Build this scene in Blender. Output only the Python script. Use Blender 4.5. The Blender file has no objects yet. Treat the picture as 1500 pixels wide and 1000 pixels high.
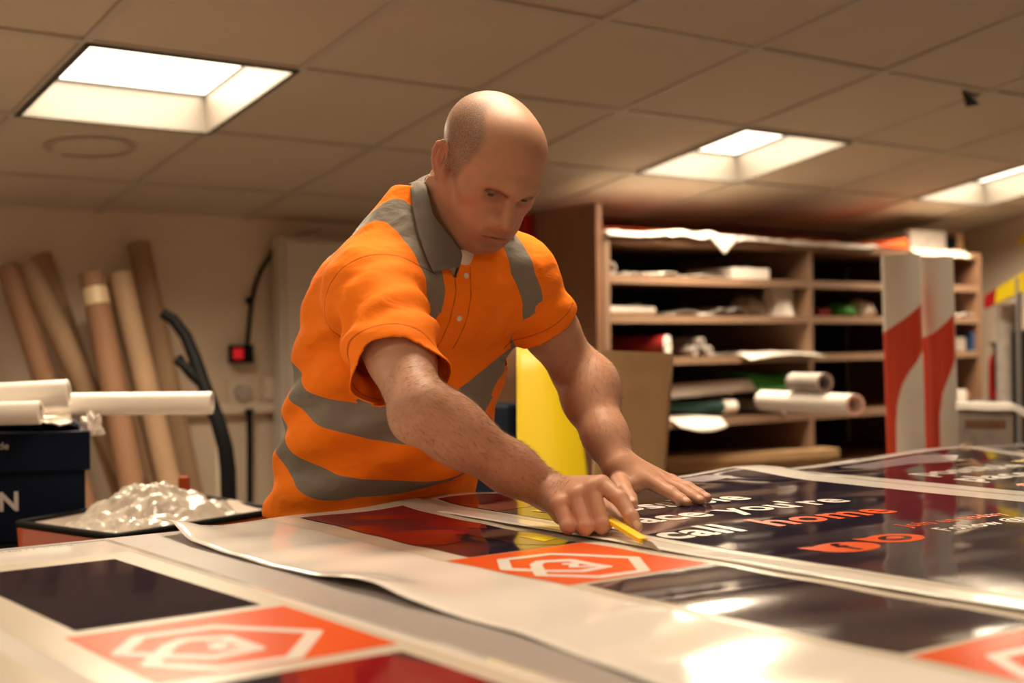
import bpy, bmesh, math, random
import numpy as np
from mathutils import Vector, Matrix, noise as mnoise

random.seed(7)
SC = bpy.context.scene
COL = SC.collection
PI = math.pi

# ------------------------------------------------------------------ camera (calibrated from the ceiling grid, shelves and table edges)
FPX, YAW, PITCH, ROLL = 1938.0, math.radians(52.73), math.radians(0.0261), math.radians(0.6)
CF = np.array([math.cos(YAW) * math.cos(PITCH), math.sin(YAW) * math.cos(PITCH), math.sin(PITCH)])
CR = np.cross(CF, [0, 0, 1.0]); CR /= np.linalg.norm(CR)
CD = np.cross(CF, CR)
CR, CD = CR * math.cos(ROLL) + CD * math.sin(ROLL), -CR * math.sin(ROLL) + CD * math.cos(ROLL)
CC = np.array([0, 0, 1.17])

def ray(px, py): return CF + (px - 750) / FPX * CR + (py - 500) / FPX * CD
def W(px, py, D): return CC + ray(px, py) * D
def onz(px, py, z):
    q = ray(px, py); return CC + q * (z - CC[2]) / q[2]
def ony(px, py, Y):
    q = ray(px, py); return CC + q * Y / q[1]
def onx(px, py, X):
    q = ray(px, py); return CC + q * X / q[0]
def V(*a): return np.array(a, float)

cam = bpy.data.cameras.new('camera'); camo = bpy.data.objects.new('camera', cam); COL.objects.link(camo)
cam.sensor_width = 36; cam.sensor_fit = 'HORIZONTAL'; cam.lens = FPX * 36 / 1500
M = Matrix.Identity(4)
for i in range(3):
    M[i][0] = CR[i]; M[i][1] = -CD[i]; M[i][2] = -CF[i]; M[i][3] = CC[i]
camo.matrix_world = M
cam.clip_start = .05
cam.dof.use_dof = True; cam.dof.focus_distance = 2.02; cam.dof.aperture_fstop = 3.0
SC.camera = camo

# ------------------------------------------------------------------ materials
MATS = {}
def mat(name, col=(.8, .8, .8), rough=.5, metal=0., spec=.5, bump=0., bscale=40., var=0., vscale=6., coat=0., coat_rough=.05,
        emit=None, estr=0., alpha=1., trans=0., stretch=None, sheen=0., sss=0.):
    m = bpy.data.materials.new(name); m.use_nodes = True
    nt = m.node_tree; b = nt.nodes['Principled BSDF']
    b.inputs['Base Color'].default_value = (*col, 1); b.inputs['Roughness'].default_value = rough
    b.inputs['Metallic'].default_value = metal; b.inputs['Specular IOR Level'].default_value = spec
    b.inputs['Coat Weight'].default_value = coat; b.inputs['Coat Roughness'].default_value = coat_rough
    b.inputs['Alpha'].default_value = alpha; b.inputs['Transmission Weight'].default_value = trans
    b.inputs['Sheen Weight'].default_value = sheen
    if emit: b.inputs['Emission Color'].default_value = (*emit, 1); b.inputs['Emission Strength'].default_value = estr
    if var or bump:
        tc = nt.nodes.new('ShaderNodeTexCoord'); src = tc.outputs['Object']
        if stretch:
            mp = nt.nodes.new('ShaderNodeMapping'); mp.inputs['Scale'].default_value = stretch
            nt.links.new(src, mp.inputs[0]); src = mp.outputs[0]
    if var:
        n = nt.nodes.new('ShaderNodeTexNoise'); n.inputs['Scale'].default_value = vscale; n.inputs['Detail'].default_value = 4
        nt.links.new(src, n.inputs['Vector'])
        mr = nt.nodes.new('ShaderNodeMapRange'); mr.inputs[1].default_value = .3; mr.inputs[2].default_value = .7
        mr.inputs[3].default_value = 1 - var; mr.inputs[4].default_value = 1 + var
        nt.links.new(n.outputs['Fac'], mr.inputs[0])
        mx = nt.nodes.new('ShaderNodeVectorMath'); mx.operation = 'SCALE'; mx.inputs[0].default_value = col
        nt.links.new(mr.outputs[0], mx.inputs['Scale']); nt.links.new(mx.outputs[0], b.inputs['Base Color'])
    if bump:
        n2 = nt.nodes.new('ShaderNodeTexNoise'); n2.inputs['Scale'].default_value = bscale; n2.inputs['Detail'].default_value = 5
        nt.links.new(src, n2.inputs['Vector'])
        bp = nt.nodes.new('ShaderNodeBump'); bp.inputs['Strength'].default_value = bump; bp.inputs['Distance'].default_value = .01
        nt.links.new(n2.outputs['Fac'], bp.inputs['Height']); nt.links.new(bp.outputs[0], b.inputs['Normal'])
    MATS[name] = m
    return m

mat('ceiling_tile', (.58, .49, .385), .9, bump=.25, bscale=180, var=.03, vscale=3)
mat('ceiling_bar', (.50, .44, .37), .5)
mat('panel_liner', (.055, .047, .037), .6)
mat('diffuser', (.9, .9, .9), .5, emit=(1, .86, .68), estr=3.4)
mat('floor_vinyl', (.20, .18, .16), .45, var=.15, vscale=4)
mat('table_top', (.36, .33, .32), .28, var=.06, vscale=5, bump=.02, bscale=60)
mat('table_edge', (.45, .40, .34), .5)
mat('steel', (.35, .35, .36), .4, metal=.8)
mat('vinyl_white', (.82, .79, .75), .06, spec=.35, bump=.022, bscale=6)
mat('vinyl_cream', (.62, .56, .47), .25, spec=.5)
mat('print_navy', (.011, .011, .030), .06, spec=.5, bump=.012, bscale=5)
mat('print_orange', (.74, .10, .020), .22, spec=.18)
mat('print_white', (.82, .79, .75), .2)
mat('print_red', (.26, .008, .016), .09, bump=.01, bscale=7)
mat('print_purple', (.05, .008, .03), .09)
mat('print_yellow', (.80, .60, .02), .2)
mat('print_grey', (.30, .26, .30), .15)
mat('cardboard', (.36, .215, .105), .8, var=.07, vscale=12)
mat('tube_tan', (.34, .22, .128), .75, var=.06, vscale=8)
mat('tube_brown', (.25, .13, .07), .75, var=.06, vscale=8)
mat('tape_tan', (.62, .48, .30), .4)
mat('paper_white', (.82, .78, .72), .55)
mat('paper_grey', (.42, .38, .35), .6, var=.2, vscale=20)
mat('shelf_wood', (.23, .125, .072), .55, var=.12, vscale=5, stretch=(1, 8, 8))
mat('shelf_edge', (.27, .165, .105), .55, var=.1, vscale=9)
mat('panel_brown', (.27, .135, .075), .45, var=.12, vscale=4, stretch=(6, 6, 1))
mat('shelf_back', (.03, .025, .022), .8)
mat('navy_card', (.0025, .007, .020), .7, var=.1, spec=.12)
mat('letter_grey', (.55, .55, .55), .5)
mat('black_plastic', (.005, .005, .006), .6, spec=.12)
mat('black_matte', (.006, .006, .006), .8, spec=.1)
mat('orange_plastic', (.27, .042, .006), .5, spec=.2)
mat('liner', (.62, .55, .50), .3, var=.12, vscale=9)
mat('yellow_board', (.86, .66, .012), .4)
mat('red_dark', (.25, .012, .012), .4)
mat('red_light', (.7, .01, .02), .3, emit=(1, .02, .03), estr=.22)
mat('green', (.05, .32, .04), .5)
mat('teal', (.008, .06, .055), .4)
mat('blue', (.02, .06, .16), .4)
mat('red_paint', (.42, .012, .014), .35)
mat('cupboard_white', (.62, .58, .52), .45)
mat('trunking', (.70, .62, .50), .5)
mat('pine', (.44, .28, .14), .6, var=.1, vscale=6, stretch=(1, 9, 9))

def wall_mat():
    m = bpy.data.materials.new('painted_block'); m.use_nodes = True; nt = m.node_tree; b = nt.nodes['Principled BSDF']
    b.inputs['Base Color'].default_value = (.70, .60, .475, 1); b.inputs['Roughness'].default_value = .6
    tc = nt.nodes.new('ShaderNodeTexCoord'); mp = nt.nodes.new('ShaderNodeMapping'); mp.inputs['Rotation'].default_value = (PI / 2, 0, 0)
    br = nt.nodes.new('ShaderNodeTexBrick'); br.inputs['Scale'].default_value = 1
    br.inputs['Brick Width'].default_value = .45; br.inputs['Row Height'].default_value = .225; br.inputs['Mortar Size'].default_value = .006
    br.inputs['Mortar Smooth'].default_value = .6
    br.inputs['Color1'].default_value = (1, 1, 1, 1); br.inputs['Color2'].default_value = (.93, .93, .93, 1); br.inputs['Mortar'].default_value = (.3, .3, .3, 1)
    nt.links.new(tc.outputs['Object'], mp.inputs[0]); nt.links.new(mp.outputs[0], br.inputs[0])
    n = nt.nodes.new('ShaderNodeTexNoise'); n.inputs['Scale'].default_value = 30
    nt.links.new(tc.outputs['Object'], n.inputs[0])
    ad = nt.nodes.new('ShaderNodeMath'); ad.operation = 'MULTIPLY_ADD'; ad.inputs[1].default_value = .15
    nt.links.new(n.outputs[0], ad.inputs[0]); nt.links.new(br.outputs['Color'], ad.inputs[2])
    bp = nt.nodes.new('ShaderNodeBump'); bp.inputs['Strength'].default_value = .5; bp.inputs['Distance'].default_value = .006
    nt.links.new(ad.outputs[0], bp.inputs['Height']); nt.links.new(bp.outputs[0], b.inputs['Normal'])
    MATS['painted_block'] = m
wall_mat()

def two_tone(name, ca, cb, attr, rough=.4, soft=.0008, bump=0, bscale=300, rough_b=None, spec=.5, var=0.):
    """colour by the sign of a per-vertex distance: crisp printed / sewn-on shapes on one surface"""
    m = bpy.data.materials.new(name); m.use_nodes = True; nt = m.node_tree; b = nt.nodes['Principled BSDF']
    b.inputs['Roughness'].default_value = rough; b.inputs['Specular IOR Level'].default_value = spec
    at = nt.nodes.new('ShaderNodeAttribute'); at.attribute_name = attr
    mr = nt.nodes.new('ShaderNodeMapRange'); mr.inputs[1].default_value = -soft; mr.inputs[2].default_value = soft
    nt.links.new(at.outputs['Fac'], mr.inputs[0])
    mx = nt.nodes.new('ShaderNodeMix'); mx.data_type = 'RGBA'; mx.inputs[6].default_value = (*ca, 1); mx.inputs[7].default_value = (*cb, 1)
    nt.links.new(mr.outputs[0], mx.inputs[0]); nt.links.new(mx.outputs[2], b.inputs['Base Color'])
    if rough_b is not None:
        r2 = nt.nodes.new('ShaderNodeMapRange'); r2.inputs[3].default_value = rough; r2.inputs[4].default_value = rough_b
        nt.links.new(mr.outputs[0], r2.inputs[0]); nt.links.new(r2.outputs[0], b.inputs['Roughness'])
    if bump:
        tc = nt.nodes.new('ShaderNodeTexCoord'); n2 = nt.nodes.new('ShaderNodeTexNoise'); n2.inputs['Scale'].default_value = bscale
        nt.links.new(tc.outputs['Object'], n2.inputs[0])
        bp = nt.nodes.new('ShaderNodeBump'); bp.inputs['Strength'].default_value = bump; bp.inputs['Distance'].default_value = .002
        nt.links.new(n2.outputs[0], bp.inputs['Height']); nt.links.new(bp.outputs[0], b.inputs['Normal'])
    MATS[name] = m
    return m
two_tone('striped_vinyl', (.80, .75, .68), (.62, .055, .02), 'stripe', .3)

# ------------------------------------------------------------------ mesh builders
class MB:
    def __init__(s): s.v = []; s.f = []; s.m = []
    def add(s, vs, fs, mi=0):
        o = len(s.v); s.v += [tuple(map(float, p)) for p in vs]
        for f in fs: s.f.append(tuple(i + o for i in f)); s.m.append(mi)
        return s
    def hexa(s, p, mi=0):  # 4 bottom + 4 top
        return s.add(p, [(3, 2, 1, 0), (4, 5, 6, 7), (0, 1, 5, 4), (1, 2, 6, 5), (2, 3, 7, 6), (3, 0, 4, 7)], mi)
    def box(s, lo, hi, mi=0):
        x0, y0, z0 = lo; x1, y1, z1 = hi
        return s.hexa([(x0, y0, z0), (x1, y0, z0), (x1, y1, z0), (x0, y1, z0), (x0, y0, z1), (x1, y0, z1), (x1, y1, z1), (x0, y1, z1)], mi)
    def obox(s, c, ax, ay, az, hx, hy, hz, mi=0):
        c, ax, ay, az = map(lambda q: np.array(q, float), (c, ax, ay, az))
        P = []
        for k in (-1, 1):
            for i, j in ((-1, -1), (1, -1), (1, 1), (-1, 1)): P.append(c + ax * hx * i + ay * hy * j + az * hz * k)
        return s.hexa(P, mi)
    def tube(s, path, rad, n=20, caps=True, mi=0, flat=1.0):
        path = [np.array(p, float) for p in path]; L = len(path)
        rad = [rad] * L if np.isscalar(rad) else list(rad)
        vs = []; up = None
        for i, p in enumerate(path):
            t = path[min(i + 1, L - 1)] - path[max(i - 1, 0)]; t /= np.linalg.norm(t) + 1e-12
            if up is None:
                up = np.array([0, 0, 1.]) if abs(t[2]) < .9 else np.array([1., 0, 0])
            up = up - t * (up @ t); up /= np.linalg.norm(up); sd = np.cross(t, up)
            for k in range(n):
                a = 2 * PI * k / n; vs.append(p + rad[i] * (sd * math.cos(a) + up * math.sin(a) * flat))
        fs = [(i * n + k, i * n + (k + 1) % n, (i + 1) * n + (k + 1) % n, (i + 1) * n + k) for i in range(L - 1) for k in range(n)]
        if caps: fs += [tuple(range(n - 1, -1, -1)), tuple((L - 1) * n + k for k in range(n))]
        return s.add(vs, fs, mi)
    def pipe(s, a, b, ro, ri, n=28, mi=0, mi_in=None):  # hollow roll
        a = np.array(a, float); b = np.array(b, float); t = (b - a); L = np.linalg.norm(t); t /= L
        up = np.array([0, 0, 1.]) if abs(t[2]) < .9 else np.array([1., 0, 0]); up = up - t * (up @ t); up /= np.linalg.norm(up); sd = np.cross(t, up)
        prof = [(0, ri), (0, ro - .001), (.001, ro), (L - .001, ro), (L, ro - .001), (L, ri)]
        vs = []
        for x, r in prof:
            for k in range(n):
                q = 2 * PI * k / n; vs.append(a + t * x + r * (sd * math.cos(q) + up * math.sin(q)))
        m = len(prof); o = len(s.v); s.v += [tuple(p) for p in vs]
        for i in range(m):
            j = (i + 1) % m
            for k in range(n):
                s.f.append((o + i * n + k, o + i * n + (k + 1) % n, o + j * n + (k + 1) % n, o + j * n + k)); s.m.append((mi if mi_in is None or i != m - 1 else mi_in))
        return s
    def prism(s, poly, off, mi=0):
        n = len(poly); poly = [np.array(p, float) for p in poly]; off = np.array(off, float)
        vs = poly + [p + off for p in poly]
        return s.add(vs, [tuple(range(n - 1, -1, -1)), tuple(range(n, 2 * n))] + [(i, (i + 1) % n, n + (i + 1) % n, n + i) for i in range(n)], mi)
    def grid(s, fn, nu, nv, mi=0):
        vs = [fn(i / nu, j / nv) for i in range(nu + 1) for j in range(nv + 1)]
        return s.add(vs, [(i * (nv + 1) + j, (i + 1) * (nv + 1) + j, (i + 1) * (nv + 1) + j + 1, i * (nv + 1) + j + 1) for i in range(nu) for j in range(nv)], mi)
    def build(s, name, mats, parent=None, angle=35, bevel=0, fixn=True, solid=0, sub=0, origin=None):
        base = np.zeros(3)
        if parent is not None:
            q = parent
            while q is not None: base += np.array(q.location); q = q.parent
        org = np.array(origin, float) if origin is not None else base.copy()
        me = bpy.data.meshes.new(name)
        me.from_pydata([tuple(np.array(p) - org) for p in s.v], [], s.f)
        mats = [mats] if isinstance(mats, str) else mats
        for k in mats: me.materials.append(MATS[k])
        me.polygons.foreach_set('material_index', s.m)
        if fixn:
            bm = bmesh.new(); bm.from_mesh(me); bmesh.ops.recalc_face_normals(bm, faces=bm.faces); bm.to_mesh(me); bm.free()
        if angle:
            me.polygons.foreach_set('use_smooth', [True] * len(me.polygons)); me.set_sharp_from_angle(angle=math.radians(angle))
        o = bpy.data.objects.new(name, me); COL.objects.link(o)
        o.location = org - base
        if parent is not None: o.parent = parent
        if solid:
            sm = o.modifiers.new('thickness', 'SOLIDIFY'); sm.thickness = solid; sm.offset = 0
        if bevel:
            bv = o.modifiers.new('bevel', 'BEVEL'); bv.width = bevel; bv.segments = 2; bv.limit_method = 'ANGLE'
        if sub:
            sd = o.modifiers.new('sub', 'SUBSURF'); sd.levels = sub; sd.render_levels = sub
        return o

def thing(name, loc, label, cat, group=None):
    o = bpy.data.objects.new(name, None); COL.objects.link(o); o.location = tuple(map(float, loc)); o.empty_display_size = .1
    return tag(o, label, cat, group)
def tag(o, label, cat, group=None, kind=None):
    o['label'] = label; o['category'] = cat
    if group: o['group'] = group
    if kind: o['kind'] = kind
    return o
def struct(o, label=None):
    o['kind'] = 'structure'
    if label: o['label'] = label
    return o
def cen(mb): # base centre of a builder's bounds
    a = np.array(mb.v); lo, hi = a.min(0), a.max(0); return np.array([(lo[0] + hi[0]) / 2, (lo[1] + hi[1]) / 2, lo[2]])

# ------------------------------------------------------------------ room shell
X0, X1, Y0, Y1 = -2.2, 6.5, -2.6, 4.86
SL = math.tan(math.radians(9.45))
CAX, CAY, CZ = 1.164, 2.687, 1.17 + .861
def cz(Y): return CZ - (Y - CAY) * SL            # sloping ceiling
DY = .6 * math.cos(math.radians(9.45))
def cgrid(c, r, dz=0.): return V(CAX + c * .6, CAY + r * DY, cz(CAY + r * DY) + dz)

b = MB(); b.box((X0, Y0, -.1), (X1, Y1, 0)); struct(b.build('floor', 'floor_vinyl'))
def wall(name, lo, hi):
    b = MB(); b.box(lo, hi); return struct(b.build(name, 'painted_block'))
wall('wall_back', (X0, Y1, 0), (X1 + .1, Y1 + .1, cz(Y1) + .02))
wall('wall_front', (X0, Y0 - .1, 0), (X1 + .1, Y0, cz(Y0) + .02))
def side_wall(name, xa, xb):
    b = MB(); b.hexa([(xa, Y0, 0), (xb, Y0, 0), (xb, Y1, 0), (xa, Y1, 0), (xa, Y0, cz(Y0) + .02), (xb, Y0, cz(Y0) + .02), (xb, Y1, cz(Y1) + .02), (xa, Y1, cz(Y1) + .02)])
    return struct(b.build(name, 'painted_block'))
wr = side_wall('wall_right', X1, X1 + .1)
wl = side_wall('wall_left', X0 - .1, X0)

LIGHTS = [(0, 1), (4, 1), (7, 1), (-3, 1), (0, -2), (4, -2), (-3, -2), (0, -6), (-3, -6)]  # the panels behind the camera are unseen, added as fill for the man's front
cm = MB(); bars = MB()
cs = range(-6, 9); rs = range(-9, 4)
up = V(0, SL, 1) / math.sqrt(1 + SL * SL)
def clampp(p):
    q = p.copy(); q[0] = min(max(q[0], X0), X1); q[1] = min(max(q[1], Y0), Y1); q[2] = cz(q[1]) + (p[2] - cz(p[1])); return q
for c in cs:
    for r in rs:
        if (c, r) in LIGHTS: continue
        a = [cgrid(c, r), cgrid(c + 1, r), cgrid(c + 1, r + 1), cgrid(c, r + 1)]
        a = [clampp(p) for p in a]
        if abs(a[1][0] - a[0][0]) < .02 or abs(a[2][1] - a[1][1]) < .02: continue
        j = random.uniform(-.002, .002)
        cm.hexa([p + up * (.006 + j) for p in a] + [p + up * .02 for p in a])
ceil = struct(cm.build('ceiling', 'ceiling_tile', angle=0))
for c in list(cs) + [9]:
    a, e = clampp(cgrid(c, -9)), clampp(cgrid(c, 4))
    if X0 < CAX + c * .6 < X1:
        bars.obox((a + e) / 2 + up * .003, (1, 0, 0), (e - a) / np.linalg.norm(e - a), up, .012, np.linalg.norm(e - a) / 2, .004)
for r in list(rs) + [4]:
    y = CAY + r * DY
    if Y0 < y < Y1:
        bars.obox(V((X0 + X1) / 2, y, cz(y)) + up * .0035, (1, 0, 0), V(0, 1, -SL) / math.hypot(1, SL), up, (X1 - X0) / 2, .012, .004)
tb = struct(bars.build('trim_1', 'ceiling_bar', angle=0))
# dark lifted corner of a broken tile near the right edge of the frame, and a water stain ring
dp = MB(); p0 = cgrid(5, 0)
dp.prism([p0 + V(-.14, .012, -SL * .012) - up * .004, p0 + V(.0, .04, -SL * .04) - up * .03, p0 + V(.06, .13, -SL * .13) - up * .004], up * .003)
tag(dp.build('tile_fragment', 'black_matte', origin=p0), 'dark broken corner flap hanging from a ceiling tile at upper right', 'ceiling tile flap')
st = MB()
c0 = cgrid(.52, 2.42)
for k in range(40):
    a0, a1 = 2 * PI * k / 40, 2 * PI * (k + 1) / 40
    w = .006 + .006 * abs(math.sin(a0 * 1.5))
    if 1.9 < a0 < 2.5: continue
    pts = []
    for a, rr in ((a0, .105 - w), (a1, .105 - w), (a1, .105 + w), (a0, .105 + w)):
        x = c0[0] + 1.25 * rr * math.cos(a); y = c0[1] + rr * math.sin(a); pts.append(V(x, y, cz(y)) + up * .0035)
    st.add(pts, [(0, 1, 2, 3)])
mat('water_stain', (.42, .34, .25), .9)
struct(st.build('trim_2', 'water_stain', angle=0))

LPOW = {(4, -2): .14, (-3, -2): .25, (0, -2): .55, (0, -6): .8, (-3, -6): .9}
lwords = {(0, 1): 'lit recessed square ceiling light nearest the leaning cardboard tubes',
          (4, 1): 'lit recessed square ceiling light above the pigeonhole shelving',
          (7, 1): 'lit recessed square ceiling light cut off by the right edge of the photo'}
for (c, r) in LIGHTS:
    p00, p10, p11, p01 = cgrid(c, r), cgrid(c + 1, r), cgrid(c + 1, r + 1), cgrid(c, r + 1)
    base = (p00 + p11) / 2
    lab = lwords.get((c, r))
    t = thing('ceiling_light', base, lab or 'lit recessed square ceiling light outside the view', 'ceiling light', 'recessed ceiling lights')
    ins = .014; dep = .117
    ex, ey = V(1, 0, 0), (p01 - p00) / np.linalg.norm(p01 - p00)
    h = .3
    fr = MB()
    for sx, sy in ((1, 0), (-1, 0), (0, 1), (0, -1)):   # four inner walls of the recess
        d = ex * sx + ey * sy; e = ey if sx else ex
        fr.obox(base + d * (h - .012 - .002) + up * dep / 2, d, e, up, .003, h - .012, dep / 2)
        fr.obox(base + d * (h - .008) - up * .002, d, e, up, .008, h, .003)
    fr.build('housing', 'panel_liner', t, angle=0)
    df = MB(); df.obox(base + up * (dep + .006), ex, ey, up, h - .016, h - .016, .004)
    df.build('diffuser', 'diffuser', t, angle=0)
    la = bpy.data.lights.new('lamp', 'AREA'); la.shape = 'SQUARE'; la.size = .55; la.energy = 42 * LPOW.get((c, r), 1.); la.color = (1, .79, .55); la.spread = math.radians(160)
    lo = bpy.data.objects.new('lamp', la); COL.objects.link(lo); lo.parent = t
    lo.location = tuple(up * (dep - .004)); lo.rotation_euler = (-math.radians(9.45), 0, 0)

# ------------------------------------------------------------------ cutting table
TZ = .9
t = thing('cutting_table', (1.6, 1.04, 0), 'long cutting table with grey top under the printed vinyl sheets', 'table')
b = MB(); b.box((-.55, .24, TZ - .032), (3.75, 1.832, TZ)); b.build('table_top', 'table_top', t, bevel=.003)
b = MB(); b.box((-.50, .30, TZ - .13), (3.70, .33, TZ - .034)); b.box((-.50, 1.74, TZ - .13), (3.70, 1.77, TZ - .034))
b.box((-.50, .332, TZ - .13), (-.47, 1.738, TZ - .034)); b.box((3.67, .332, TZ - .13), (3.70, 1.738, TZ - .034)); b.build('table_frame', 'steel', t)
for lx in (-.46, 1.6, 3.66):
    for ly in (.36, 1.71):
        b = MB(); b.box((lx - .03, ly - .03, 0), (lx + .03, ly + .03, TZ - .034)); b.build('leg', 'steel', t, bevel=.004)
b = MB(); b.box((-.42, .42, .20), (3.62, 1.65, .22)); b.build('lower_shelf', 'panel_brown', t)

def sm(x, a, b_):
    q = min(1, max(0, (x - a) / (b_ - a))); return q * q * (3 - 2 * q)
def nz(x, y, s=0.): return mnoise.noise(Vector((x, y, s)))
def ripple(X, Y, s, a=1.): return a * (.0011 * nz(X * 2.2, Y * 3.2, s) + .00035 * nz(X * 4, Y * 11, s + 5))
def zA(X, Y): return TZ + .0022 + ripple(X, Y, 1.) * .7
BL = [onz(px, py, TZ + .004) for px, py in ((250, 780), (280, 795), (350, 815), (430, 836), (500, 855), (550, 866), (590, 880), (675, 902), (750, 922), (830, 950), (960, 1000))]
BLy = np.array([p[1] for p in BL])[::-1]; BLx = np.array([p[0] for p in BL])[::-1]
def bleft(Y): return float(np.interp(Y, BLy, BLx))
def zB(X, Y):
    e = X - bleft(Y)
    lift = .016 * math.exp(-(e / .05) ** 2) * math.exp(-((Y - 1.80) / .07) ** 2) + .011 * math.exp(-(e / .05) ** 2) * math.exp(-((Y - 1.24) / .10) ** 2)
    ed = .009 * math.exp(-((X - 1.2) / .13) ** 2) * math.exp(-((Y - 1.83) / .06) ** 2)
    return TZ + .0030 + lift + ed + ripple(X, Y, 2.) * 2.0 + .00045 * math.sin(Y * 41 + 5 * nz(X * 2, Y * 2, 8.)) + .0016 * (1 + math.sin(X * 26 + 2 * math.sin(Y * 4))) * sm(Y, 1.3, 1.8)
def zC(X, Y):
    ed = .010 * math.exp(-((X - 1.27) / .10) ** 2) * math.exp(-((Y - 1.85) / .07) ** 2) + .012 * math.exp(-((X - 1.97) / .13) ** 2) * math.exp(-((Y - 1.80) / .11) ** 2)
    return TZ + .0068 + ed + 2.1 * ripple(X, Y, 3.) + .0006 * math.sin(X * 5 + 1)
def zD(X, Y):
    ed = .014 * math.exp(-((X - 2.60) / .25) ** 2) * math.exp(-((Y - 1.83) / .13) ** 2)
    return TZ + .0046 + ed + 1.6 * ripple(X, Y, 4.)

class Sheet:
    """one printed sheet: a thin wavy mesh and one mesh of printed graphics lying on it"""
    def __init__(s, name, label, xl, xr, ya, yb, zf, base='vinyl_white', thick=.0007):
        s.zf = zf; s.P = MB(); s.names = []; s.k = 0
        fl = xl if callable(xl) else (lambda Y: xl)
        fr = xr if callable(xr) else (lambda Y: xr)
        nv = int((yb - ya) / .012)
        nu = max(8, int((fr(1.) - fl(1.)) / .012))
        def fn(u, v):
            Y = ya + (yb - ya) * v; a, c = fl(Y), fr(Y); X = a + (c - a) * u
            return (X, Y, zf(X, Y))
        m = MB(); m.grid(fn, nu, nv)
        c = V((fl(1.) + fr(1.)) / 2, (ya + yb) / 2, TZ)
        s.o = m.build('printed_sheet', base, None, angle=60, fixn=False, origin=c, solid=thick)
        s.o.modifiers['thickness'].offset = -1
        tag(s.o, label, 'printed sheet', 'printed vinyl sheets on the cutting table')
    def mi(s, m):
        if m not in s.names: s.names.append(m)
        return s.names.index(m)
    def _h(s, lvl):
        s.k += 1
        return .00025 + .0003 * lvl + .000004 * (s.k % 12)
    def rect(s, x0, x1, y0, y1, m, lvl=0):
        h = s._h(lvl)
        nu = max(2, int((x1 - x0) / .012)); nv = max(2, int((y1 - y0) / .012))
        s.P.grid(lambda u, v: ((x0 + (x1 - x0) * u), (y0 + (y1 - y0) * v), s.zf(x0 + (x1 - x0) * u, y0 + (y1 - y0) * v) + h), nu, nv, s.mi(m))
    def poly(s, pts, m, lvl=1, maxl=.02):
        bm = bmesh.new(); vs = [bm.verts.new((p[0], p[1], 0)) for p in pts]; bm.faces.new(vs)
        s._bm(bm, m, lvl, maxl)
    def _bm(s, bm, m, lvl, maxl=.02):
        bmesh.ops.triangulate(bm, faces=bm.faces)
        for _ in range(6):
            es = [e for e in bm.edges if e.calc_length() > maxl]
            if not es: break
            bmesh.ops.subdivide_edges(bm, edges=es, cuts=1); bmesh.ops.triangulate(bm, faces=[f for f in bm.faces if len(f.verts) > 3])
        for f in bm.faces:
            f.normal_update()
            if f.normal.z < 0: f.normal_flip()
        h = s._h(lvl)
        bm.verts.index_update()
        s.P.add([(v.co.x, v.co.y, s.zf(v.co.x, v.co.y) + h) for v in bm.verts], [tuple(v.index for v in f.verts) for f in bm.faces], s.mi(m)); bm.free()
    def stroke(s, pts, w, m, lvl=2, closed=False):
        pts = [V(p[0], p[1]) for p in pts]
        n = len(pts)
        for i in range(n if closed else n - 1):
            a, c = pts[i], pts[(i + 1) % n]
            d = c - a; d /= np.linalg.norm(d) + 1e-9; q = V(-d[1], d[0]) * w / 2
            s.poly([a - q, c - q, c + q, a + q], m, lvl)
        for p in pts:
            s.poly([p + V(math.cos(k * PI / 5), math.sin(k * PI / 5)) * w / 2 for k in range(10)], m, lvl)
    def text(s, txt, x, y, size, rot, m, lvl=2, bold=.012, xs=1.):
        cu = bpy.data.curves.new('lettering', 'FONT'); cu.body = txt; cu.size = 1; cu.offset = bold; cu.resolution_u = 4; cu.space_character = 1.07
        ob = bpy.data.objects.new('lettering', cu); COL.objects.link(ob); bpy.context.view_layer.update()
        me = bpy.data.meshes.new_from_object(ob.evaluated_get(bpy.context.evaluated_depsgraph_get()))
        bm = bmesh.new(); bm.from_mesh(me)
        ca, sa = math.cos(rot), math.sin(rot)
        for v in bm.verts:
            px, py = v.co.x * size * xs * .945, v.co.y * size
            v.co = (x + px * ca - py * sa, y + px * sa + py * ca, 0)
        s._bm(bm, m, lvl, .03)
        bpy.data.objects.remove(ob); bpy.data.curves.remove(cu); bpy.data.meshes.remove(me)
    def px(s, pts): return [onz(a, c, TZ + .005)[:2] for a, c in pts]
    def done(s, name='printed_graphics'):
        o = s.P.build(name, s.names, s.o, angle=60, fixn=False)

LOGO_L0 = V(.407, 1.0); LS = .217
def lc(x, y):   # logo strokes measured on the clearest logo, in unit-square coordinates of its panel
    p = onz(80 + x / 3, 880 + y / 3, TZ + .003)[:2]; return (p - LOGO_L0) / LS
S1 = [lc(*p) for p in ((430, 240), (285, 232), (367, 160), (690, 118), (1125, 140), (1040, 252), (720, 302), (415, 282), (505, 195), (560, 175), (740, 163), (880, 213), (690, 250), (480, 245))]
S2 = [lc(*p) for p in ((680, 190), (735, 186), (690, 213), (805, 208))]
def logo(s, x, y, wx, wy, lvl=1):
    s.rect(x, x + wx, y, y + wy, 'print_orange', lvl)
    for S, w in ((S1, .068), (S2, .05)):
        s.stroke([(x + p[0] * wx, y + p[1] * wy) for p in S], w * wx, 'print_white', lvl + 1)

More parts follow.
